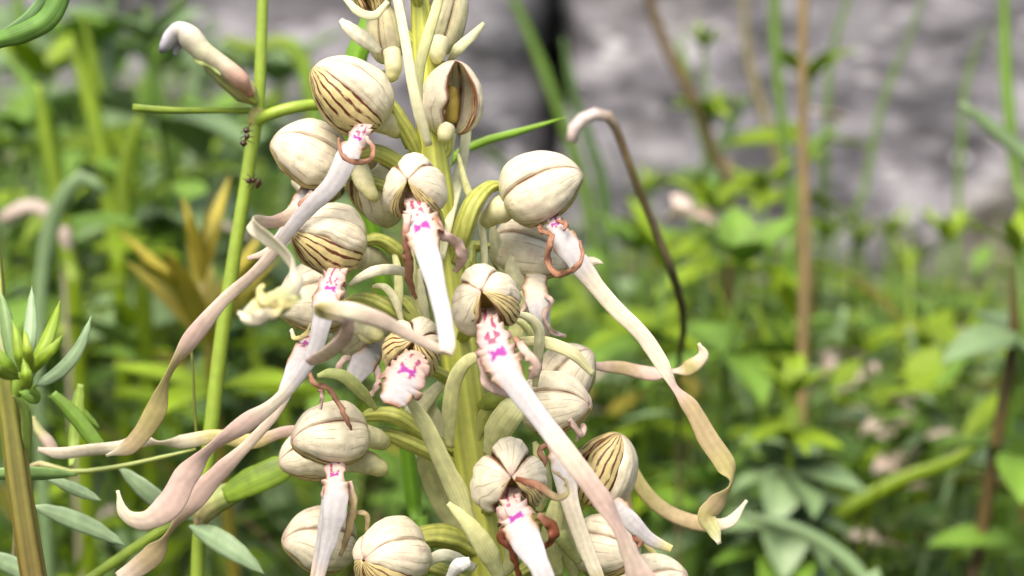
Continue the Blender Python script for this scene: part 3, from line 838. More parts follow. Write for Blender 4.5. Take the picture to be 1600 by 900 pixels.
# sheath, leaf and leaflets near its foot
ptube('bud_sheath', [(312, 818, VD + 4), (325, 792, VD + 6), (350, 775, VD + 7), (380, 765, VD + 7)], [10, 20, 20, 14], M_OVARY, vet, [np.array([.5, .34, .2]), np.array([.48, .42, .2]), np.array([.36, .42, .14]), np.array([.28, .4, .08])], n=20, ribs=5, ribamp=.05)
pleaf('leaf', [(350, 775, VD + 9), (385, 755, VD + 10), (430, 735, VD + 10), (475, 708, VD + 8)], 46, np.array([.20, .32, .02]), vet, 15, .15, widths=[26, 46, 46, 18])
pleaf('leaf', [(296, 822, VD + 4), (335, 840, VD + 8), (380, 870, VD + 10), (414, 898, VD + 10)], 36, LBLUE * .8, vet, 10, .12)
pleaf('leaf', [(185, 730, VD), (225, 765, VD + 2), (265, 795, VD + 2), (310, 815, VD)], 32, LBLUE * .7, vet, -10, .1)
pleaf('leaf', [(310, 800, VD), (250, 830, VD), (190, 870, VD), (130, 910, VD)], 14, GRN * 1.1, vet, 0, .3, widths=[12, 15, 16, 14])

# thin trailing vetch at lower left
tb = gbase([(35, 760, -24), (20, 900, -39)])
tv = thing('trailing_vetch', tb, 'thin trailing vetch with upright narrow leaflets crossing behind the pinkish strap lips', 'plant')
TD = -14
ground_stem(tv, [(306, 702, TD), (250, 715, TD), (180, 730, TD), (110, 737, TD), (60, 725, TD), (35, 760, TD - 10), (20, 900, TD - 25)], [2, 3.5, 4, 4.5, 5, 5, 5], [np.array([.3, .36, .1])] * 4 + [np.array([.42, .36, .18])] * 3, M_STEM, k=10)
ptube('tendril', [(309, 700, TD + 4), (304, 640, TD + 5), (301, 570, TD + 6), (295, 520, TD + 7)], [2.8, 2.4, 2.2, 2.4], M_STEM, tv, [np.array([.14, .16, .03])] * 3 + [np.array([.45, .35, .22])], k=8)
pleaf('leaf', [(165, 712, TD + 6), (140, 680, TD + 6), (112, 645, TD + 6), (82, 615, TD + 6)], 20, GRN2, tv, 0, .3, widths=[20, 24, 24, 14])
pleaf('leaf', [(110, 728, TD - 2), (113, 690, TD - 4), (118, 640, TD - 4), (125, 600, TD - 4)], 24, np.array([.26, .38, .06]), tv, 20, .4, widths=[10, 22, 26, 12])
pleaf('leaf', [(155, 668, TD - 8), (120, 640, TD - 8), (90, 625, TD - 8), (75, 618, TD - 8)], 16, GRN2 * 1.2, tv, 0, .3)
pleaf('leaf', [(120, 742, TD + 10), (70, 742, TD + 12), (10, 742, TD + 14), (-50, 745, TD + 14)], 26, LMID * 1.3, tv, 25, .35)
pleaf('leaf', [(158, 782, TD + 2), (130, 770, TD + 2), (95, 755, TD + 2), (70, 748, TD + 2)], 20, LBLUE * .75, tv, 0, .2)
pleaf('leaf', [(50, 790, TD), (90, 803, TD), (145, 825, TD), (197, 853, TD)], 30, LBLUE * .85, tv, 0, .1)
pleaf('leaf', [(-30, 862, TD), (10, 880, TD), (50, 900, TD), (80, 930, TD)], 32, LBLUE * .85, tv, 0, .1)
pw_ = ptube('bud', [(88, 712, TD - 6), (75, 690, TD - 6), (60, 672, TD - 6), (52, 650, TD - 6)], [12, 14, 11, 4], M_LIP, tv, [np.array([.62, .42, .35]), np.array([.6, .48, .38]), np.array([.45, .45, .2]), np.array([.4, .4, .16])], n=14, flat=.7)

# ribbed stem with a leaf whorl at the left edge
eb = gbase([(52, 900, 24), (70, 980, 24)])
edge = thing('ribbed_bedstraw', eb, 'brown ribbed stem with a star of pointed green leaves at its side', 'plant')
ED = 24
ground_stem(edge, [(-14, 330, ED - 8), (-4, 450, ED - 5), (2, 560, ED), (14, 640, ED), (30, 760, ED), (52, 900, ED), (70, 980, ED)], [9, 11, 14, 16, 18, 19, 20], [np.array([.22, .25, .04])] * 3 + [np.array([.22, .21, .035]), np.array([.19, .16, .03]), np.array([.17, .12, .026]), np.array([.16, .11, .026])], M_STEM, ribs=5, ribamp=.14, k=30)
wc = (32, 585)
ptube('shoot', [(12, 625, ED), (24, 608, ED), (33, 585, ED), (36, 565, ED)], [14, 14, 13, 8], M_STEM, edge, np.array([.16, .27, .02]), n=12)
for pts, wdt, c, fo in [
    ([(36, 580, ED + 2), (45, 540, ED + 3), (48, 500, ED + 2), (50, 447, ED)], 22, LBLUE * .9, .2),
    ([(30, 582, ED + 1), (18, 545, ED + 1), (10, 500, ED), (2, 455, ED - 2)], 24, LMID, .2),
    ([(42, 582, ED + 4), (62, 550, ED + 5), (78, 515, ED + 4), (94, 470, ED + 3)], 24, np.array([.24, .36, .02]), .3),
    ([(44, 586, ED + 6), (62, 565, ED + 8), (82, 545, ED + 8), (99, 522, ED + 7)], 20, np.array([.24, .36, .02]), .3),
    ([(28, 586, ED + 6), (10, 570, ED + 8), (-10, 550, ED + 8), (-30, 535, ED + 7)], 22, np.array([.18, .30, .02]), .3),
    ([(36, 590, ED + 8), (30, 560, ED + 12), (26, 530, ED + 12), (20, 500, ED + 11)], 20, np.array([.28, .42, .03]), .4),
    ([(40, 590, ED + 8), (42, 560, ED + 13), (40, 540, ED + 14), (38, 515, ED + 12)], 22, np.array([.30, .42, .03]), .4),
    ([(30, 592, ED + 8), (10, 585, ED + 12), (-8, 575, ED + 14), (-24, 580, ED + 12)], 20, np.array([.2, .3, .03]), .4),
    ([(40, 600, ED + 3), (48, 580, ED + 3), (52, 560, ED + 2), (54, 540, ED + 2)], 18, LBLUE * .9, .3),
    ([(34, 604, ED + 10), (38, 598, ED + 13), (40, 585, ED + 14), (36, 560, ED + 13)], 24, np.array([.22, .34, .02]), .4)]:
    pleaf('leaf', pts, wdt, c, edge, random.uniform(-20, 20), fo, tip=.8)
pleaf('leaf', [(52, 604, ED - 2), (90, 580, ED - 2), (120, 545, ED - 2), (143, 494, ED - 2)], 26, LBLUE * .85, edge, 25, .35, tip=.75)
pleaf('leaf', [(30, 612, ED + 6), (55, 622, ED + 8), (50, 605, ED + 9), (58, 600, ED + 9)], 20, GRN2, edge, 0, .3)
pleaf('leaf', [(20, 618, ED + 4), (40, 640, ED + 2), (44, 690, ED), (45, 728, ED - 2)], 20, np.array([.24, .34, .06]), edge, 50, .3)

# twisted leaf hanging in at the top left corner, from a tall neighbour
nb = gbase([(-120, 700, 0), (-110, 1000, 0)])
neigh = thing('leafy_plant', nb, 'plant whose curled dark green leaf hangs above the wilted pale flower', 'plant')
ground_stem(neigh, [(170, -330, 0), (60, -200, 0), (-60, 0, 0), (-110, 300, 0), (-120, 700, 0), (-110, 1000, 0)], [6, 8, 9, 10, 11, 12], [GRN2] * 6, M_STEM)
pleaf('leaf', [(100, -60, 6), (92, -5, 6), (60, 40, 6), (20, 55, 5), (-40, 72, 2), (-75, 80, 0)], 34, np.array([.13, .27, .045]), neigh, [30, 10, -10, 10, 0, 0], .5, widths=[30, 34, 36, 30, 20, 6])
pleaf('leaf', [(85, -60, 4), (75, -10, 4), (45, 30, 4), (0, 58, 3), (-60, 78, 0)], 28, np.array([.2, .36, .13]), neigh, [60, 40, 30, 40, 20], .3, widths=[20, 24, 22, 18, 6])

# grass blade and strap leaf just behind the orchid
def near_blade(name, label, pts, wd, c, cat='grass blade', twist=10):
    P = np.array([CP(*p) for p in pts]); e = cam2w(P[-1])
    o = thing(name, np.array([e[0], e[1] + .01, 0]), label, cat)
    pp, uu = catmull(P, 14)
    base_c = np.array([[e[0], e[1] + .006, e[2] * .6], [e[0], e[1] + .01, 0.0]])
    q = [(800 + c_[0] / -c_[2] * FPX, 450 - c_[1] / -c_[2] * FPX, (D0 + c_[2]) * 1000) for c_ in pp]
    for b_ in base_c:
        v = b_ - CAM; zz_ = v @ FWD
        q.append((800 + (v @ RGT) / zz_ * FPX, 450 - (v @ UPV) / zz_ * FPX, (D0 - zz_) * 1000))
    wds = list(sinterp(uu, np.array(wd, float))) + [wd[-1], wd[-1]]
    G, u, tt = rib_grid(q, wds, twist, 90, 7, 0, .35)
    cc = np.broadcast_to(c, G.shape).copy(); cc[:, 3] *= 1.4
    sheet('blade', G, .00025, M_LEAF, o, cc)
    return o
near_blade('grass_blade', 'bright green pointed grass blade sticking out behind the orchid stem', [(884, 183, -28), (868, 187, -28), (800, 210, -28), (735, 228, -28), (700, 250, -28), (690, 330, -28), (735, 420, -28), (770, 600, -30), (790, 900, -34)], [1, 9, 12, 14, 14, 14, 14, 14, 14], np.array([.22, .40, .03]))
near_blade('strap_leaf', 'broad bright green strap leaf standing behind the top of the flower spike', [(605, -40, -24), (585, 20, -24), (565, 70, -24), (548, 130, -24), (560, 260, -28), (610, 500, -34), (660, 900, -40)], [30, 34, 36, 34, 30, 26, 24], np.array([.16, .34, .015]), 'leaf', 5)
near_blade('grass_blade', 'slender grass blade crossing behind the stem between the flower hoods', [(690, 372, -30), (735, 380, -30), (770, 388, -30), (800, 398, -30), (850, 480, -34), (860, 900, -40)], [2, 10, 12, 12, 12, 12], np.array([.12, .28, .03]))

# ants on the vetchling
def ant(label, pts, rads, legs, d):
    C = np.array([CP(x, y, d) for x, y in pts]); P, u = catmull(C, 26)
    r = sinterp(u, np.array(rads)) * .00016
    G, _ = tube_grid(cam2w(P), r, 10)
    meshes = [tube_mesh('ant', G, np.array([.05, .022, .010]), M_INS)]
    o = None
    import bmesh
    bm = bmesh.new(); bm.from_mesh(meshes[0])
    for lg in legs:
        C = np.array([CP(x, y, d + dd) for x, y, dd in lg]); Pl, ul = catmull(C, 8)
        Gl, _ = tube_grid(cam2w(Pl), np.linspace(1.0, .55, 8) * .0001, 5)
        ml = tube_mesh('leg', Gl, np.array([.06, .03, .015])); bm.from_mesh(ml)
    me = meshes[0]
    V0 = cam2w(CP(pts[0][0], pts[0][1], d))
    for v in bm.verts: v.co -= Vector(V0)
    bm.to_mesh(me); bm.free()
    tag(new_obj('ant', me, None, V0), label, 'ant', 'ants on the green stalk')
ant('dark brown ant climbing the green stalk just below its node', [(388, 198), (385, 204), (384, 208), (386, 213), (383, 219), (381, 224), (381, 229)], [1, 3.6, 1.5, 2.8, 1.2, 4.2, 1],
    [[(386, 207, 0), (392, 204, -2), (397, 206, -6)], [(386, 212, 0), (393, 214, -2), (398, 213, -6)], [(384, 218, 0), (391, 222, -2), (397, 224, -6)], [(384, 208, 0), (379, 205, 1), (376, 209, -1)], [(384, 213, 0), (378, 214, 1), (375, 219, -1)], [(388, 199, 0), (391, 194, 0), (394, 191, 0)]], VD + 9)
ant('dark ant with a round abdomen hanging off the green stalk below the other', [(384, 283), (389, 283), (392, 282), (396, 282), (399, 283), (404, 286), (409, 287)], [1, 3, 1.5, 3, 1.4, 6.2, 1.2],
    [[(392, 282, 0), (390, 276, 1), (386, 272, -1)], [(396, 281, 0), (397, 275, 1), (401, 272, 1)], [(393, 284, 0), (389, 290, 0), (386, 294, -3)], [(396, 285, 0), (396, 291, 0), (391, 297, -4)], [(398, 281, 0), (403, 277, 1), (406, 274, 1)], [(385, 282, 0), (381, 279, 0), (379, 281, 0)]], VD + 10)

# ------------------------------------------------------------------ the orchid
STX = np.array([[-260, 640], [0, 656], [200, 672], [400, 696], [600, 724], [750, 746], [900, 768], [1100, 792]])
def stem_px(py): return float(np.interp(py, STX[:, 0], STX[:, 1]))
ob_ = gbase([(stem_px(900), 900, 0), (stem_px(1050), 1050, 0)])
ORC = thing('lizard_orchid', ob_, 'tall pale lizard orchid spike with cream hooded flowers and long twisted strap lips', 'orchid')
ground_stem(ORC, [(stem_px(y), y, 0) for y in (-260, -60, 100, 200, 320, 460, 600, 700, 800, 900, 1050)], [5, 13, 20, 22, 25, 28, 31, 33, 33, 34, 35],
            [STEMC * 1.1, STEMC * 1.15, STEMC * 1.1, STEMC, STEMC, STEMC * 1.05, STEMC * 1.08, STEMC * 1.1, STEMC * 1.05, STEMC, STEMC], M_STEM, n=170, k=24, ribs=7, ribamp=.025)
# leaves at the foot of the plant
for a in range(7):
    an = a * 0.9 + .3
    d = np.array([math.cos(an), math.sin(an) * .8, .55])
    me = leaf_variants('leaf', 0.10, 0.026, np.array([.14, .24, .05]), 1, bend=.9)[0]
    put('basal_leaf', me, ORC, ob_ + np.array([0, 0, .004]), rot_to(d))

def hood(fl, cx, cy, d, ax, up, L, W, open_=140, dors=50, petal=(None, 172), seed=0, pal=None, th=(0.10, 0.996), pr=0.84, greenbase=True, vs_=0.10, gap=0.0):
    z = (D0 - d * .001) / FPX
    ax = nrm(ax); up = np.asarray(up, float); up = nrm(up - ax * np.dot(ax, up)); s = np.cross(ax, up)
    Lm, Wm = L * z, W * z
    c0 = CP(cx, cy, d)
    pal = CREAM if pal is None else pal
    def shell(p0, p1, rad, keel, n=40, m=26, th0=th[0], th1=th[1], free=None, curl=0.0, sd_=0, gap=0.0):
        thv = np.linspace(th0, th1, n) * math.pi
        t = np.linspace(-1, 1, m)
        TH, TT = np.meshgrid(thv, t, indexing='ij')
        a, b = p0 + 0 * TH, p1 + 0 * TH
        if free is not None:      # outer edge of a side sepal: wavers, closes on the tip
            f = sstep(.62, 1, TH / math.pi)
            w_ = 5 * (vnoise(TH * 3 + sd_, TH * 0, sd_) - .5) * 2
            b = b + np.sign(p1) * (w_ - gap * np.sin(TH) ** 2)
        PHI = np.radians(a + (b - a) * (TT + 1) / 2)
        rr = rad * Wm / 2 * (np.sin(TH) ** .82) * (1 + .10 * np.cos(TH))
        rr = rr * (1 + keel * (np.cos(TT * math.pi / 2) ** .8 - .6)) * (1 + vs_ * np.clip(-np.cos(PHI), 0, 1) * np.sin(TH) ** .5)
        rr = rr * (1 + .009 * np.cos(TT * 2.5 * 2 * math.pi + vnoise(TH * 3, TT, sd_)) * np.sin(TH))          # veins stand proud
        rr = rr * (1 + .15 * (fbm(TH * 1.5 + sd_, TT * 1.1 + sd_ * 3, sd_ + seed) - .47))
        if free is not None:
            ed = sstep(.55, 1, TT * np.sign(free))
            rr = rr * (1 - curl * ed)
        tipd = sstep(.75, 1, TH / math.pi)
        axp = -np.cos(TH) * Lm / 2 + tipd * .06 * Lm * (1 - abs(ax[2]))
        G = c0 + ax * axp[..., None] + (up * np.cos(PHI)[..., None] + s * np.sin(PHI)[..., None]) * rr[..., None] - up * (tipd * .05 * Wm)[..., None]
        return cam2w(G), TH / math.pi, TT
    def colour(TH, TT, sd_, free=0, dark=1.0):
        n1 = fbm(TH * 7 + sd_, TT * 5 + sd_ * 2, sd_, 4)
        c = pal * (0.94 + .14 * n1)[..., None]
        pk = sstep(.50, .72, fbm(TH * 5 + 9 + sd_, TT * 3, sd_ + 3, 3))[..., None] * .5
        c = c * (1 - pk) + np.array([.70, .54, .44]) * pk
        if greenbase:
            gb = (1 - sstep(.10, .34, TH))[..., None] * .6
            c = c * (1 - gb) + np.array([.55, .56, .24]) * gb
        e = sstep(.82, .90, TT * (-1 if free else 1) if free else np.abs(TT)) * .95 * (0.4 + vnoise(TH * 14, TT * 3, sd_))
        if free:
            e = np.maximum(e, sstep(.86, .91, TT * np.sign(free)) * (.75 + .5 * vnoise(TH * 12, TT, sd_ + 4)))
        e = np.clip(e, 0, 1)[..., None]
        c = c * (1 - e) + np.array([.22, .085, .035]) * e
        tp = sstep(.86, 1, TH)[..., None] * .6
        c = c * (1 - tp) + np.array([.55, .33, .27]) * tp
        return c
    # side sepals, then the dorsal one lapping over them
    for sg in (1, -1):
        G, TH, TT = shell(sg * 44, sg * (open_ if np.ndim(open_) == 0 else open_[0 if sg > 0 else 1]), 1.0, .20, free=1, curl=.04, sd_=seed * 5 + sg + 2, gap=gap)
        if sg > 0: G2, T2 = G, TT
        sheet('sepal', G, .00022, M_SEP, fl, colour(TH, TT, seed * 5 + sg + 2, 1))
    G, TH, TT = shell(-dors, dors, 1.02, .30, sd_=seed * 5 + 7)
    sheet('sepal', G, .00022, M_SEP, fl, colour(TH, TT, seed * 5 + 7))
    p0 = np.min(open_) - 22 if petal[0] is None else petal[0]
    for sg in (1, -1):
        G, TH, TT = shell(sg * p0, sg * petal[1], pr, .08, 36, 16, .12, .985, free=1, curl=.10, sd_=seed * 3 + sg + 20)
        c = np.broadcast_to(np.array([.60, .50, .22]), G.shape) * (0.85 + .3 * fbm(TH * 8, TT * 3, seed, 3))[..., None]
        e = sstep(.80, .93, TT)[..., None]
        c = c * (1 - e) + DBROWN * e
        sheet('petal', G, .0002, M_PET, fl, c)
    # column inside the mouth
    C = np.stack([c0 + ax * Lm * q - up * Wm * r_ for q, r_ in ((-.32, .05), (-.12, .0), (.06, -.04), (.18, .04))])
    P, u = catmull(C, 12)
    tube('column', cam2w(P), np.array([.8, 1, 1.05, 1.1, 1.15, 1.2, 1.2, 1.15, 1.1, 1, .8, .3]) * Wm * .13, M_LIP, fl, np.broadcast_to(np.array([.50, .36, .07]), (12, 10, 3)) * np.linspace(1, .8, 12)[:, None, None], 10)
    base = c0 - ax * Lm * .47
    return base, ax, up, c0

def lip(fl, pts, widths, ck, twist=0, sh=1.8, marks=True, wave=6, freq=13, n=210, m=25, seed=0, cup=.18, margin=True, bow=.80, name='lip', tail=0):
    G, u, tt = rib_grid(pts, widths, twist, n, m, cup, 0.0, (wave, freq, 0.25, sh) if wave else None, seed, .12, (sh + .4, .5) if marks or wave else None)
    c = np.broadcast_to(sinterp(u, cols(ck))[:, None], G.shape).copy()
    c *= (0.90 + .20 * fbm(u[:, None] * 7 + 0 * tt, tt * 1.5 + 3, seed, 3))[..., None]
    st = 0.06 * np.cos(tt * 9 + 2 * vnoise(u[:, None] * 3 + 0 * tt, tt, seed))
    c *= (1 + st * sstep(sh, sh + 1, u)[:, None])[..., None]
    q = u / max(sh, .01)
    if margin:
        e = (sstep(.52, .85, np.abs(tt) + .22 * (vnoise(u[:, None] * 8, tt * 2, seed) - .5)) * ((q > .12) & (q < 1.25))[:, None]) * .85
        e = e * (1 - sstep(1.05, 1.25, q))[:, None]
        e = e[..., None]
        c = c * (1 - e) + np.array([.50, .36, .22]) * e
        rim_ = sstep(.80, .95, np.abs(tt)) * (sstep(.10, .16, q) * (1 - sstep(1.1, 1.3, q)))[:, None] * (.55 + .5 * vnoise(u[:, None] * 12 + 0 * tt, tt, seed + 8))
        rim_ = np.clip(rim_, 0, 1)[..., None]
        c = c * (1 - rim_) + np.array([.26, .11, .065]) * rim_
    if marks:
        qq = q[:, None] + 0 * tt
        nz = fbm(tt * 4.0 + 7, qq * 7, seed + 5, 3)
        col2 = np.exp(-((np.abs(tt) - .30) / .20) ** 2)
        up_ = sstep(.50, .56, nz * (.55 + .6 * col2)) * sstep(.10, .16, qq) * (1 - sstep(.50, .58, qq))
        dots = sstep(.62, .66, vnoise(tt * 5 + 3, qq * 14, seed + 9)) * sstep(.5, .52, qq) * (1 - sstep(.66, .70, qq)) * (np.abs(tt) < .5)
        bw = np.abs(qq - bow) - (.025 + .045 * np.clip(np.abs(tt) / .35, 0, 1)) - .05 * (vnoise(tt * 9, qq * 16, seed + 2) - .5)
        bm_ = (1 - sstep(-.015, .015, bw)) * (1 - sstep(.36, .46, np.abs(tt) + .16 * (vnoise(tt * 6, qq * 20, seed) - .5)))
        pk = sstep(.05, .2, qq) * (1 - sstep(.6, .95, qq)) * .35
        c = c * (1 - pk[..., None]) + np.array([.70, .50, .50]) * pk[..., None]
        a = np.clip(up_ * .9 + dots * .8, 0, 1)[..., None]
        c = c * (1 - a) + PURPR * a
        a = bm_[..., None]
        c = c * (1 - a) + PURP * a
    return sheet(name, G, .00028, M_LIP, fl, c)

def lobe(fl, pts, widths, ck='bb', twist=None, seed=0, wave=3, name='lip_lobe', n=50):
    k = len(pts)
    ck = ck if len(ck) == k else ck[0] + ck[-1] * (k - 1)
    if twist is None:
        twist = [((i * 53 + seed * 37) % 80) - 40 for i in range(k)]
    G, u, tt = rib_grid(pts, widths, twist, n, 7, .15, 0, (wave, 10, 0, k) if wave else None, seed, .15)
    c = np.broadcast_to(sinterp(u, cols(ck))[:, None], G.shape).copy()
    c *= (0.85 + .4 * fbm(u[:, None] * 6 + 0 * tt, tt * 1.5, seed, 3))[..., None]
    if name == 'lip_lobe':
        c *= (1 - .35 * sstep(.6, 1, np.abs(tt)))[..., None]
    return sheet(name, G, .00022, M_LIP, fl, c)

def ovary(fl, pts, rads, ck=None, flat=.8):
    k = len(pts)
    c = [OVG * 1.1] * k if ck is None else cols(ck)
    return ptube('ovary', pts, rads, M_OVARY, fl, c, n=34, k=24, ribs=6, ribamp=.09, ribtw=3.0, flat=flat)

def spur(fl, pts, rads):
    a_, b_ = np.array(pts[-2], float), np.array(pts[-1], float)
    pts = list(pts) + [tuple(b_ + (b_ - a_) / np.linalg.norm(b_ - a_) * 3)]; rads = [r_ * 1.0 for r_ in rads[:-1]] + [rads[-1] * 1.15, 1.0]
    k = len(pts)
    c = [np.array([.70, .66, .42]) * (1 - i / (k - 1)) + np.array([.58, .56, .18]) * (i / (k - 1)) for i in range(k)]
    return ptube('spur', pts, rads, M_LIP, fl, c, n=18, k=16)

def auto_ovary(fl, base, ax, d, seed):
    px = 800 + base[0] / -base[2] * FPX; py = 450 - base[1] / -base[2] * FPX; dd = (D0 + base[2]) * 1000
    sy = py + 62; sxp = stem_px(sy)
    pts = [(px, py, dd), (px - ax[0] * 26 + (sxp - px) * .18, py + ax[1] * 20 + 6, dd - ax[2] * 3.0), (px + (sxp - px) * .62, py + 34, dd * .42), (sxp, sy, 0)]
    ovary(fl, pts, [7, 12, 13, 8])

FLN = [0]
def flower(cx, cy, d, ax, up, L, W, ovp=None, ovr=None, spurp=None, spurr=None, **kw):
    FLN[0] += 1
    sd_ = FLN[0]
    z = (D0 - d * .001) / FPX
    base = CP(cx, cy, d) - nrm(ax) * L * z * .47
    fl = new_obj('flower', None, ORC, cam2w(base))
    b, a, u, c0 = hood(fl, cx, cy, d, ax, up, L, W, seed=sd_, **kw)
    if ovp: ovary(fl, ovp, ovr)
    else: auto_ovary(fl, b, a, d, sd_)
    if spurp: spur(fl, spurp, spurr)
    return fl

# --- F1 upper left, striped petal showing
f = flower(548, 150, 8, (-.72, .66, .22), (.62, .72, -.25), 132, 106, [(597, 112, -3), (602, 150, 0), (618, 178, 3), (640, 212, 2), (662, 260, 0)], [5, 9, 15, 15, 10], [(585, 185, 5), (602, 192, 4), (615, 203, 3), (622, 211, 2)], [20, 19, 13, 6], open_=100, petal=(92, 182), pr=.95)
lip(f, [(575, 190, 10), (560, 213, 14), (545, 242, 17), (520, 288, 18), (488, 320, 18), (458, 352, 17), (420, 402, 15), (392, 432, 14), (350, 468, 13), (303, 525, 13), (264, 583, 13), (240, 648, 13), (206, 695, 13), (166, 712, 13)],
    [22, 30, 36, 30, 26, 22, 18, 18, 20, 30, 20, 34, 26, 5], 'PwwwwwPPPpootc'[:14], [0, 0, 0, 5, 10, 0, 10, 20, 10, 25, 70, 20, 0, 30], 1.6, bow=.75, seed=1)
lobe(f, [(572, 214, 16), (583, 232, 20), (577, 250, 22), (552, 253, 24), (533, 240, 24), (529, 216, 22)], [7, 8, 8, 8, 8, 4], 'pb', seed=1)
# --- F2 left behind F1
f = flower(482, 244, 2, (-.80, .42, .2), (.42, .85, .05), 112, 104, open_=140)
lip(f, [(485, 295, 0), (470, 313, 4), (455, 336, 8), (425, 347, 16), (392, 345, 32), (402, 362, 44), (428, 380, 50), (456, 412, 53), (464, 445, 55), (440, 470, 57), (408, 482, 58), (376, 492, 58)],
    [20, 26, 24, 18, 20, 34, 36, 32, 22, 42, 40, 8], 'wwPpcccccgyc', [0, 0, 10, 20, 60, 10, 0, 10, 50, 10, -15, 20], 1.4, marks=False, wave=5, seed=2)
lobe(f, [(470, 462, 57), (440, 478, 58), (415, 470, 59), (405, 455, 58), (412, 445, 57)], [10, 20, 18, 14, 6], 'gy', seed=2)
lobe(f, [(440, 478, 58), (410, 495, 59), (390, 500, 59), (372, 488, 58)], [18, 26, 18, 6], 'yc', seed=5)
lobe(f, [(488, 300, 6), (470, 318, 8), (482, 330, 8)], [7, 8, 5], 'pb', seed=3)
# white lip tip showing behind F1's strap
f = flower(500, 285, -14, (-.6, .1, -.1), (.1, .9, .2), 80, 70)
lip(f, [(470, 320, -8), (455, 350, -2), (440, 375, 2), (415, 395, 3), (387, 404, 3)], [20, 30, 26, 12, 7], 'wwwPp', 0, 1.2, marks=False, seed=3)
# --- F3 seen from behind
f = flower(592, 300, -6, (.25, -.62, -.45), (.75, .45, -.2), 112, 96, [(545, 268, 0), (556, 246, 2), (585, 238, 3), (620, 255, 2), (650, 285, 0)], [5, 9, 14, 14, 10], [(560, 258, 2), (568, 282, 4), (580, 302, 5), (588, 312, 5)], [15, 16, 11, 6], open_=152)
# --- F4 facing the camera
f = flower(648, 289, 18, (-.20, .22, .95), (.02, 1, -.2), 88, 88, open_=(150, 144), petal=(126, 160), dors=46, vs_=.42, pr=.93)
lip(f, [(648, 292, 15), (650, 322, 22), (660, 360, 27), (670, 402, 34), (684, 455, 42), (696, 515, 48), (699, 540, 50), (696, 552, 51)],
    [24, 36, 58, 36, 29, 26, 25, 22], 'PPwwwwsP', [0, 0, 0, 0, 0, 5, 10, 10], 2.3, bow=.86, seed=4)
lobe(f, [(702, 551, 50), (676, 541, 50), (630, 518, 51), (582, 496, 53), (545, 486, 54), (500, 481, 54), (508, 492, 52), (540, 500, 48), (539, 525, 46), (510, 552, 42), (482, 566, 36)],
     [10, 16, 20, 26, 28, 20, 18, 24, 22, 24, 16], 'cPPPcooppPp', [20, 5, 0, 0, 0, 20, 60, 20, 20, 30, 20], 4, wave=0, name='lip_strap', n=80)
lobe(f, [(637, 335, 26), (634, 370, 27), (638, 410, 26), (640, 440, 24), (650, 466, 22)], [12, 14, 15, 12, 6], 'pb', seed=7)
lobe(f, [(680, 340, 26), (692, 366, 27), (714, 380, 26), (722, 402, 25), (711, 424, 22)], [12, 15, 20, 18, 8], 'bp', seed=8)
# --- F5 left, big striped petal
f = flower(514, 376, 12, (-.80, .32, .42), (.30, .92, -.10), 112, 104, [(564, 378, 6), (590, 374, 5), (618, 390, 4), (640, 418, 2), (680, 450, 0)], [8, 13, 15, 13, 9], [(560, 400, 5), (582, 405, 3), (598, 412, 2), (606, 418, 1)], [22, 20, 13, 6], open_=98, petal=(90, 178), pr=.95)
lip(f, [(530, 415, 14), (520, 440, 18), (511, 470, 21), (503, 505, 22), (492, 545, 22), (470, 585, 22), (432, 627, 22), (384, 661, 22), (330, 700, 22), (292, 742, 22), (264, 790, 22), (226, 814, 22), (194, 802, 22), (184, 766, 22)],
    [26, 36, 46, 30, 24, 20, 20, 30, 22, 38, 44, 30, 22, 7], 'PwwwwwsppppPcc', [0, 0, 0, 0, 5, 10, 20, 15, 50, 10, 0, 10, 20, 40], 1.9, bow=.78, seed=5)
lobe(f, [(508, 440, 18), (500, 458, 19), (495, 472, 18), (488, 478, 16)], [8, 9, 9, 5], 'bp', seed=9)
lobe(f, [(532, 455, 20), (528, 470, 21), (538, 478, 20), (545, 470, 19)], [7, 8, 9, 5], 'pb', seed=10)
# --- F6 behind F5
f = flower(490, 472, -3, (-.75, -.05, .25), (.0, 1, .1), 104, 112, [(540, 472, 0), (572, 468, 6), (602, 478, 8), (632, 500, 5), (690, 520, 0)], [7, 14, 16, 14, 9], [(560, 505, 2), (580, 515, 5), (590, 525, 6), (594, 532, 6)], [20, 17, 12, 6], open_=140)
lip(f, [(492, 520, 0), (478, 540, 6), (466, 565, 10), (452, 598, 13), (430, 646, 14), (390, 692, 14), (345, 736, 14), (302, 780, 14), (264, 832, 14), (238, 868, 14), (188, 906, 14)],
    [20, 28, 34, 24, 15, 17, 28, 36, 14, 36, 26], 'PwwwPPppttP', [0, 0, 0, 0, 5, 10, 20, 10, 65, 10, 0], 1.9, bow=.5, seed=6)
lobe(f, [(455, 515, 4), (460, 528, 6), (476, 524, 8), (486, 505, 8)], [6, 8, 8, 3], 'cy', seed=11)
lobe(f, [(482, 580, 12), (492, 600, 14), (512, 606, 14), (528, 628, 14), (540, 652, 15), (549, 672, 14)], [6, 9, 9, 8, 9, 4], 'bb', seed=12)
lobe(f, [(502, 606, 14), (503, 622, 14), (500, 640, 14)], [7, 7, 4], 'bp', seed=13)
# --- F7 small hood under F6, short lip
f = flower(566, 512, -10, (-.5, -.55, .1), (-.5, .6, .3), 92, 88, None, None, [(560, 508, 0), (572, 522, 4), (582, 532, 5)], [14, 13, 7], open_=140)
lip(f, [(600, 528, -2), (584, 548, 2), (564, 572, 4), (552, 594, 5), (546, 604, 5)], [18, 34, 40, 26, 8], 'PwwwP', 0, 1.4, marks=False, wave=6, seed=7)
lobe(f, [(548, 560, 4), (536, 562, 5), (530, 578, 5), (542, 590, 5)], [10, 12, 12, 6], 'Pp', seed=14)
lobe(f, [(580, 562, 3), (590, 580, 3), (590, 602, 4), (578, 618, 4)], [9, 12, 12, 5], 'Pp', seed=15)
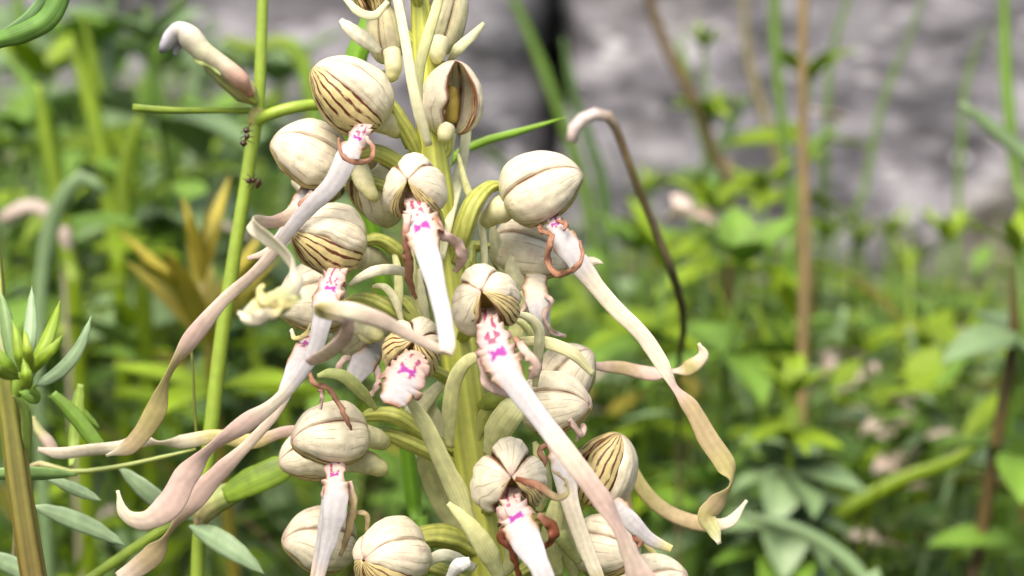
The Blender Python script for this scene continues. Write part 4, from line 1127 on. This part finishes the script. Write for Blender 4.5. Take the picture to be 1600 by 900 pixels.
# --- F8 centre, mouth turned to the camera, broken lip
f = flower(648, 541, 14, (.12, .42, .9), (.40, .80, -.3), 74, 88, open_=88, petal=(80, 165), dors=40, pr=.97, vs_=.3, gap=8)
lip(f, [(652, 552, 18), (642, 572, 24), (628, 600, 27), (616, 624, 30), (612, 634, 31)], [24, 56, 66, 44, 26], 'PPwwb', [0, 0, 0, 0, 0], 2.6, bow=.55, seed=8)
# --- F9 right of the stem, long lip
f = flower(757, 464, 20, (-.12, .30, .93), (-.28, .95, -.2), 92, 96, open_=(162, 122), petal=(110, 158), dors=46, vs_=.42, pr=.93)
lip(f, [(764, 474, 16), (764, 500, 23), (772, 535, 28), (787, 572, 32), (808, 606, 34), (846, 656, 36), (890, 714, 38), (934, 772, 38), (964, 822, 37), (985, 868, 36), (1004, 912, 35)],
    [22, 34, 56, 60, 38, 31, 32, 33, 24, 30, 46], 'PPwwwwPppPp', [0, 0, 0, 0, 0, 5, 10, 5, 35, 15, 0], 3.2, bow=.80, seed=9, wave=8)
lobe(f, [(750, 545, 29), (754, 575, 30), (762, 600, 30), (782, 612, 30), (800, 620, 31)], [12, 15, 18, 14, 6], 'bp', seed=16)
lobe(f, [(805, 528, 29), (820, 548, 31), (836, 572, 31), (830, 592, 30)], [10, 15, 20, 9], 'bp', seed=17)
# --- F10 upper right, side view
f = flower(846, 297, 3, (.84, .46, .18), (-.46, .85, .25), 124, 110, [(792, 292, 0), (765, 292, 2), (740, 318, 5), (724, 360, 5), (712, 408, 2)], [7, 12, 16, 17, 11], [(800, 318, 2), (782, 328, 2), (764, 342, 1), (755, 352, 0)], [20, 22, 14, 7], open_=140)
lip(f, [(862, 335, 4), (868, 352, 7), (882, 378, 10), (903, 408, 11), (932, 447, 11), (966, 486, 11), (1006, 526, 11), (1034, 568, 11), (1054, 606, 11), (1080, 638, 11), (1106, 685, 11), (1134, 726, 11), (1142, 756, 11), (1118, 788, 11), (1104, 806, 11), (1116, 830, 11), (1124, 850, 11)],
    [20, 28, 42, 34, 26, 25, 25, 24, 15, 28, 32, 34, 14, 34, 32, 20, 8], 'Pwwwscscpttootogc'[:17], [0, 0, 0, 0, 0, 0, 0, 10, 40, 15, 10, 20, 70, 20, 20, 0, 30], 1.9, bow=.55, seed=10)
lobe(f, [(846, 352, 6), (843, 360, 8), (862, 368, 12), (858, 384, 13), (856, 410, 12), (870, 428, 14), (894, 422, 17), (910, 402, 17), (906, 376, 15)], [6, 7, 9, 10, 12, 11, 9, 8, 4], 'bb', seed=18, n=70)
lobe(f, [(872, 345, 9), (884, 350, 11), (882, 360, 12)], [6, 8, 5], 'bb', seed=19)
# --- F11 under F10
f = flower(826, 396, -8, (.72, -.15, .2), (.15, .95, .1), 118, 100, open_=140, greenbase=False, pal=CREAM * 1.05)
lip(f, [(838, 430, -4), (836, 452, 0), (842, 482, 2), (850, 508, 2), (852, 534, 0)], [30, 40, 34, 22, 10], 'sswwP', 0, 1.2, marks=False, seed=11)
lobe(f, [(852, 462, 2), (862, 472, 3), (850, 494, 3), (862, 516, 2), (884, 526, 0)], [8, 9, 8, 8, 5], 'pp', seed=20)
lobe(f, [(815, 455, 0), (822, 475, 0), (812, 490, 0)], [8, 9, 5], 'gp', seed=21)
pleaf('sepal_tip', [(890, 425, -4), (910, 412, -4), (928, 408, -4), (943, 412, -4)], 18, CREAM, f, 10, .3)
# --- F12
f = flower(888, 585, -6, (.45, .60, .1), (-.6, .45, .2), 92, 92, open_=140)
lobe(f, [(925, 572, -9), (972, 575, -10), (1018, 584, -10), (1052, 580, -9), (1078, 574, -8), (1098, 556, -8), (1092, 536, -8)], [12, 22, 22, 12, 26, 18, 5], 'ptppoPc', [0, 10, 15, 60, 10, 20, 30], 22, wave=0, name='lip_strap', n=60)
pleaf('sepal', [(812, 534, 8), (850, 535, 12), (895, 552, 14), (927, 586, 13)], 20, np.array([.64, .62, .34]), f, 0, .1, widths=[14, 20, 20, 9])
# --- F13
f = flower(868, 634, 4, (.78, .12, .42), (-.12, .95, .1), 108, 98, open_=142)
lip(f, [(868, 672, 6), (872, 698, 9), (880, 735, 11), (892, 790, 12), (910, 842, 12), (926, 882, 12), (940, 915, 12)], [28, 36, 38, 28, 25, 23, 20], 'PPwscco', [0, 0, 0, 0, 5, 5, 0], 1.5, marks=False, seed=13)
lobe(f, [(852, 695, 9), (842, 705, 10), (850, 722, 10), (838, 738, 9)], [8, 10, 10, 6], 'bb', seed=22)
lobe(f, [(890, 655, 9), (908, 680, 8), (912, 665, 7), (900, 690, 6)], [8, 10, 10, 6], 'pp', seed=23)
# --- F14 cup with striped petal turned up
f = flower(944, 736, -2, (.42, .82, .15), (.72, -.42, -.50), 116, 96, open_=104, petal=(92, 178), pr=.96)
lip(f, [(955, 775, 0), (970, 795, 3), (988, 816, 4), (1015, 842, 4), (1049, 858, 4)], [18, 26, 28, 20, 12], 'pwwwy', 0, 1.2, marks=False, seed=14, wave=3)
# --- F15 facing the camera, low
f = flower(797, 744, 22, (.04, .18, .97), (0, 1, -.1), 92, 104, open_=(158, 126), petal=(112, 146), dors=40, vs_=.36, pr=.93)
lip(f, [(797, 752, 18), (799, 780, 25), (808, 812, 30), (822, 845, 34), (842, 882, 37), (860, 925, 38)], [22, 34, 56, 50, 34, 30], 'PPwwww', 0, 2.4, bow=.84, seed=15, wave=7)
lobe(f, [(784, 796, 29), (792, 820, 30), (784, 842, 30), (800, 862, 30), (810, 895, 29), (816, 920, 28)], [10, 13, 15, 12, 8, 5], 'pd', seed=24)
lobe(f, [(840, 806, 31), (862, 822, 31), (864, 840, 31), (850, 856, 30)], [12, 20, 16, 7], 'bd', seed=25)
lobe(f, [(806, 748, 30), (838, 758, 32), (868, 776, 32), (886, 772, 31), (884, 752, 29), (862, 735, 28)], [8, 13, 12, 8, 7, 4], 'dbtottt'[:6], [0, 0, 10, 40, 60, 40], 26)
# --- F16 pair, lower left
f = flower(517, 684, 8, (-.88, .02, .42), (.02, 1, .05), 118, 98, [(560, 655, 0), (585, 648, 1), (620, 650, 2), (660, 675, 1), (710, 705, 0)], [6, 14, 17, 14, 8], [(565, 680, 4), (585, 685, 3), (600, 692, 2), (607, 696, 2)], [19, 17, 13, 7], open_=140)
lip(f, [(522, 718, 10), (523, 740, 12), (525, 765, 14), (523, 800, 15), (516, 838, 15), (507, 872, 15), (497, 915, 15)], [30, 34, 40, 38, 26, 18, 14], 'PPwwwwP', 0, 1.9, bow=.62, seed=16, wave=5)
lobe(f, [(545, 752, 13), (552, 785, 13), (546, 825, 12), (532, 868, 10)], [10, 14, 13, 6], 'pt', seed=27)
lobe(f, [(548, 800, 12), (572, 804, 12), (574, 830, 11)], [7, 9, 7], 'tt', seed=28)
lobe(f, [(512, 748, 13), (506, 770, 13), (512, 790, 12)], [9, 10, 5], 'bp', seed=29)
f = flower(492, 712, -6, (-.85, -.12, .25), (-.1, 1, .1), 104, 84, [(575, 690, -4), (605, 680, -1), (640, 690, 0), (690, 715, 0), (730, 740, 0)], [6, 14, 18, 16, 8], [(545, 715, 0), (572, 722, 2), (594, 732, 2), (604, 738, 2)], [22, 19, 14, 7], open_=140)
lip(f, [(516, 750, 4), (512, 775, 8), (509, 810, 9), (502, 850, 9), (490, 910, 9)], [14, 18, 22, 18, 14], 'PwwwP', 10, .8, marks=False, seed=17, wave=0)
f2 = f
lip(f2, [(476, 670, -8), (440, 676, -8), (392, 690, -8), (340, 682, -8), (290, 690, -8), (250, 692, -7), (222, 688, -7), (188, 698, -7), (150, 702, -7), (95, 708, -7), (60, 702, -8)],
    [14, 18, 24, 22, 24, 14, 24, 20, 22, 20, 8], 'ppyycsccssP'[:11], [20, 15, 10, 10, 15, 60, 20, 10, 30, 20, 10], .2, marks=False, wave=0, margin=False, seed=18, name='lip_strap')
# --- F17 / F18 at the bottom
f = flower(500, 848, -4, (-.82, .18, .35), (.15, .95, .1), 110, 104, open_=140)
f = flower(610, 874, 14, (-.62, .20, .72), (.12, .95, -.05), 112, 118, [(640, 850, 6), (665, 838, 5), (695, 838, 4), (725, 850, 2), (770, 880, 0)], [9, 20, 23, 20, 10], None, None, open_=112, petal=(100, 180), pr=.95)
lip(f, [(575, 920, 18), (568, 950, 22), (560, 990, 24), (540, 1040, 24)], [30, 44, 32, 24], 'PwwP', 0, 1.4, seed=19)
# --- right bottom
f = flower(946, 858, 1, (.66, .02, .5), (-.05, 1, .05), 106, 98, open_=140)
lip(f, [(975, 900, 4), (985, 930, 8), (1010, 975, 10)], [24, 34, 24], 'PwP', 0, 1, marks=False, seed=20)
lobe(f, [(985, 840, 4), (1000, 845, 4), (998, 855, 4)], [8, 12, 5], 'db', seed=30)
f = flower(1024, 912, -3, (.7, .3, .25), (-.3, .95, .1), 96, 86, open_=140)
lobe(f, [(986, 732, -12), (1010, 772, -12), (1050, 804, -12), (1100, 819, -11), (1140, 815, -10), (1167, 782, -10)], [20, 25, 24, 24, 18, 5], 'oottcc', [10, 10, 15, 5, 20, 10], 31, wave=0, name='lip_strap', n=60)
lobe(f, [(1030, 872, -6), (1010, 850, -8), (985, 800, -12), (980, 760, -12), (986, 732, -12)], [8, 10, 12, 14, 18], 'ootto', None, 32, wave=0, name='lip_strap')
# --- F21 top right of the stem, open towards the camera
f = flower(705, 156, 2, (.08, .96, .22), (-.45, .15, -.85), 112, 92, None, None, [(698, 200, 4), (694, 212, 5), (690, 220, 5)], [14, 12, 6], open_=146, petal=(120, 140))
# --- F22, F23: half-open flowers at the top
f = flower(604, 52, -2, (-.12, .95, .25), (-.85, .1, .35), 96, 54, [(612, 92, -2), (606, 125, -2), (604, 150, -1), (640, 230, 0)], [8, 6, 6, 9], [(612, 80, 1), (615, 102, 2), (613, 118, 2), (612, 126, 2)], [14, 14, 11, 6], open_=140, petal=(120, 160), pal=np.array([.68, .63, .38]))
pleaf('sepal', [(594, 82, 1), (570, 62, 3), (548, 46, 4), (532, 31, 4)], 24, np.array([.78, .74, .58]), f, 0, .2, widths=[12, 25, 22, 8])
f = flower(694, 28, -3, (.30, .92, .2), (.85, -.2, .35), 120, 62, [(690, 95, -2), (684, 130, -2), (676, 180, 0)], [9, 8, 9], [(688, 62, 1), (684, 84, 2), (682, 98, 2)], [15, 13, 6], open_=140, petal=(120, 160), pal=np.array([.70, .66, .40]))
pleaf('sepal', [(702, 96, -2), (716, 76, 0), (738, 56, 0), (756, 36, 0)], 18, np.array([.68, .68, .42]), f, 0, .2, widths=[8, 18, 15, 6])
f = flower(578, -8, 0, (-.3, .8, .3), (.2, .5, -.7), 70, 56, open_=120, pal=np.array([.68, .66, .40]))
pleaf('sepal', [(538, -4, 4), (560, 18, 5), (585, 24, 5), (606, 2, 5)], 14, np.array([.70, .68, .42]), f, 0, .1, widths=[8, 14, 14, 8])
# buds above the frame
for i, (x, y) in enumerate([(620, -70), (690, -85), (640, -150), (672, -180), (650, -235)]):
    f = flower(x, y, 6 - 3 * (i % 3), (-.5 if x < 650 else .5, .8, .3), (.2, .4, -.8), 66 - 6 * i, 40 - 4 * i, pal=np.array([.5, .54, .24]), open_=172)

# --- bracts
BR = np.array([.66, .66, .31]); BRP = np.array([.72, .70, .44])
for pts, wd, c, tw in [
    ([(670, 228, 14), (657, 185, 16), (644, 130, 17), (633, 62, 16), (619, -10, 14), (612, -60, 12)], [22, 19, 17, 16, 14, 8], BRP, 5),
    ([(656, 190, 10), (655, 112, 12), (670, 52, 12), (686, 0, 11), (700, -60, 10)], [14, 17, 18, 15, 8], BR * 1.05, -10),
    ([(690, 405, 4), (702, 330, 2), (718, 270, -4), (729, 200, -8), (734, 120, -10)], [20, 20, 19, 16, 8], BRP, 15),
    ([(688, 300, 4), (698, 260, -2), (706, 215, -7), (712, 150, -10)], [12, 14, 12, 6], BR, 0),
    ([(742, 320, 0), (732, 300, 0), (724, 275, 0), (716, 240, -1)], [10, 13, 10, 5], BR * 1.1, 0),
    ([(757, 440, 0), (757, 400, 1), (752, 350, 1), (746, 315, 0)], [12, 12, 11, 6], BRP * .95, 10),
    ([(620, 510, 6), (623, 460, 7), (621, 420, 6), (612, 380, 4)], [14, 15, 13, 6], BR * 1.05, 0),
    ([(628, 505, 9), (618, 470, 10), (600, 448, 10), (582, 448, 8)], [13, 14, 12, 5], BRP, 0),
    ([(660, 500, 4), (650, 455, 5), (642, 410, 5), (640, 370, 3)], [16, 18, 15, 6], BR * .95, 0),
    ([(672, 520, 4), (660, 470, 6), (655, 420, 6)], [14, 16, 6], BRP * .9, 10),
    ([(545, 446, 12), (575, 427, 14), (610, 421, 12), (645, 428, 6)], [12, 17, 17, 12], np.array([.76, .72, .54]), 0),
    ([(742, 850, 18), (716, 775, 20), (690, 722, 22), (664, 664, 24), (638, 624, 25)], [34, 36, 30, 26, 14], BR * 1.02, 15),
    ([(782, 905, 20), (762, 862, 23), (735, 822, 24), (700, 786, 24)], [34, 34, 26, 8], BR * 1.05, -5),
    ([(703, 700, 14), (702, 640, 18), (712, 590, 21), (733, 562, 23), (764, 553, 24)], [22, 25, 24, 20, 10], BR * 1.08, 10),
    ([(836, 604, 8), (841, 555, 12), (842, 515, 14), (830, 497, 15), (797, 491, 15)], [16, 17, 16, 13, 6], BRP * .95, 0),
    ([(838, 540, 8), (825, 515, 10), (808, 500, 11), (790, 497, 11)], [10, 12, 10, 5], BR, 0),
    ([(588, 640, 10), (560, 608, 14), (528, 584, 16), (496, 588, 15)], [14, 21, 20, 8], np.array([.50, .56, .20]), 0),
    ([(762, 712, 8), (778, 672, 12), (800, 640, 14), (826, 606, 12)], [36, 46, 44, 20], BR * 1.1, 10),
    ([(745, 640, 2), (765, 628, 5), (785, 618, 6), (812, 596, 5)], [20, 30, 30, 12], np.array([.28, .34, .06]), 0),
    ([(742, 700, 3), (752, 660, 3), (768, 632, 3), (790, 615, 2)], [14, 22, 20, 8], OVG * .9, 0),
    ([(640, 905, 10), (668, 878, 12), (700, 868, 12), (742, 890, 8)], [10, 18, 20, 16], np.array([.72, .72, .54]), 0),
    ([(700, 905, 18), (716, 885, 20), (735, 878, 20)], [20, 24, 16], np.array([.82, .82, .76]), 0),
    ([(872, 900, 4), (862, 850, 8), (868, 800, 10), (880, 765, 9)], [30, 36, 30, 10], BR * 1.05, 10),
    ([(900, 905, 2), (888, 860, 6), (880, 815, 7), (862, 790, 7)], [24, 28, 22, 8], BR * .95, -10),
    ([(905, 880, 6), (880, 842, 9), (868, 828, 9), (850, 830, 8)], [24, 26, 20, 8], np.array([.48, .52, .20]), 0),
    ([(842, 800, 4), (850, 760, 6), (845, 720, 6), (835, 690, 5)], [22, 26, 22, 8], BR, 0),
    ([(785, 900, 14), (800, 870, 16), (790, 830, 16), (778, 790, 14)], [22, 26, 22, 8], BR * .9, 10),
    ([(860, 690, 0), (880, 640, 0), (905, 600, -2)], [20, 26, 8], BR, 0),
    ([(760, 880, -8), (700, 800, -8), (670, 740, -6), (655, 700, -5)], [30, 36, 30, 8], BR * .9, 0),
    ([(690, 600, -6), (650, 640, -4), (620, 660, -4)], [30, 34, 10], BRP, 0),
    ([(700, 770, -8), (690, 690, -7), (665, 640, -6), (640, 615, -5)], [24, 36, 34, 10], BRP * 1.05, 10),
    ([(800, 470, -6), (790, 420, -5), (775, 385, -4), (770, 350, -4)], [20, 26, 22, 8], BRP, 10),
    ([(770, 560, -8), (800, 540, -6), (815, 480, -5), (822, 440, -5)], [22, 28, 24, 8], BR, 0),
    ([(860, 480, -8), (815, 450, -4), (800, 420, -3), (808, 390, -3)], [24, 30, 26, 10], BRP, 0)]:
    wd = [wd[0] * .55] + wd[1:]
    pleaf('bract', pts, 20, c, ORC, tw, .22, widths=wd, n=30, m=7, mat=M_BRACT, midrib=1.08)
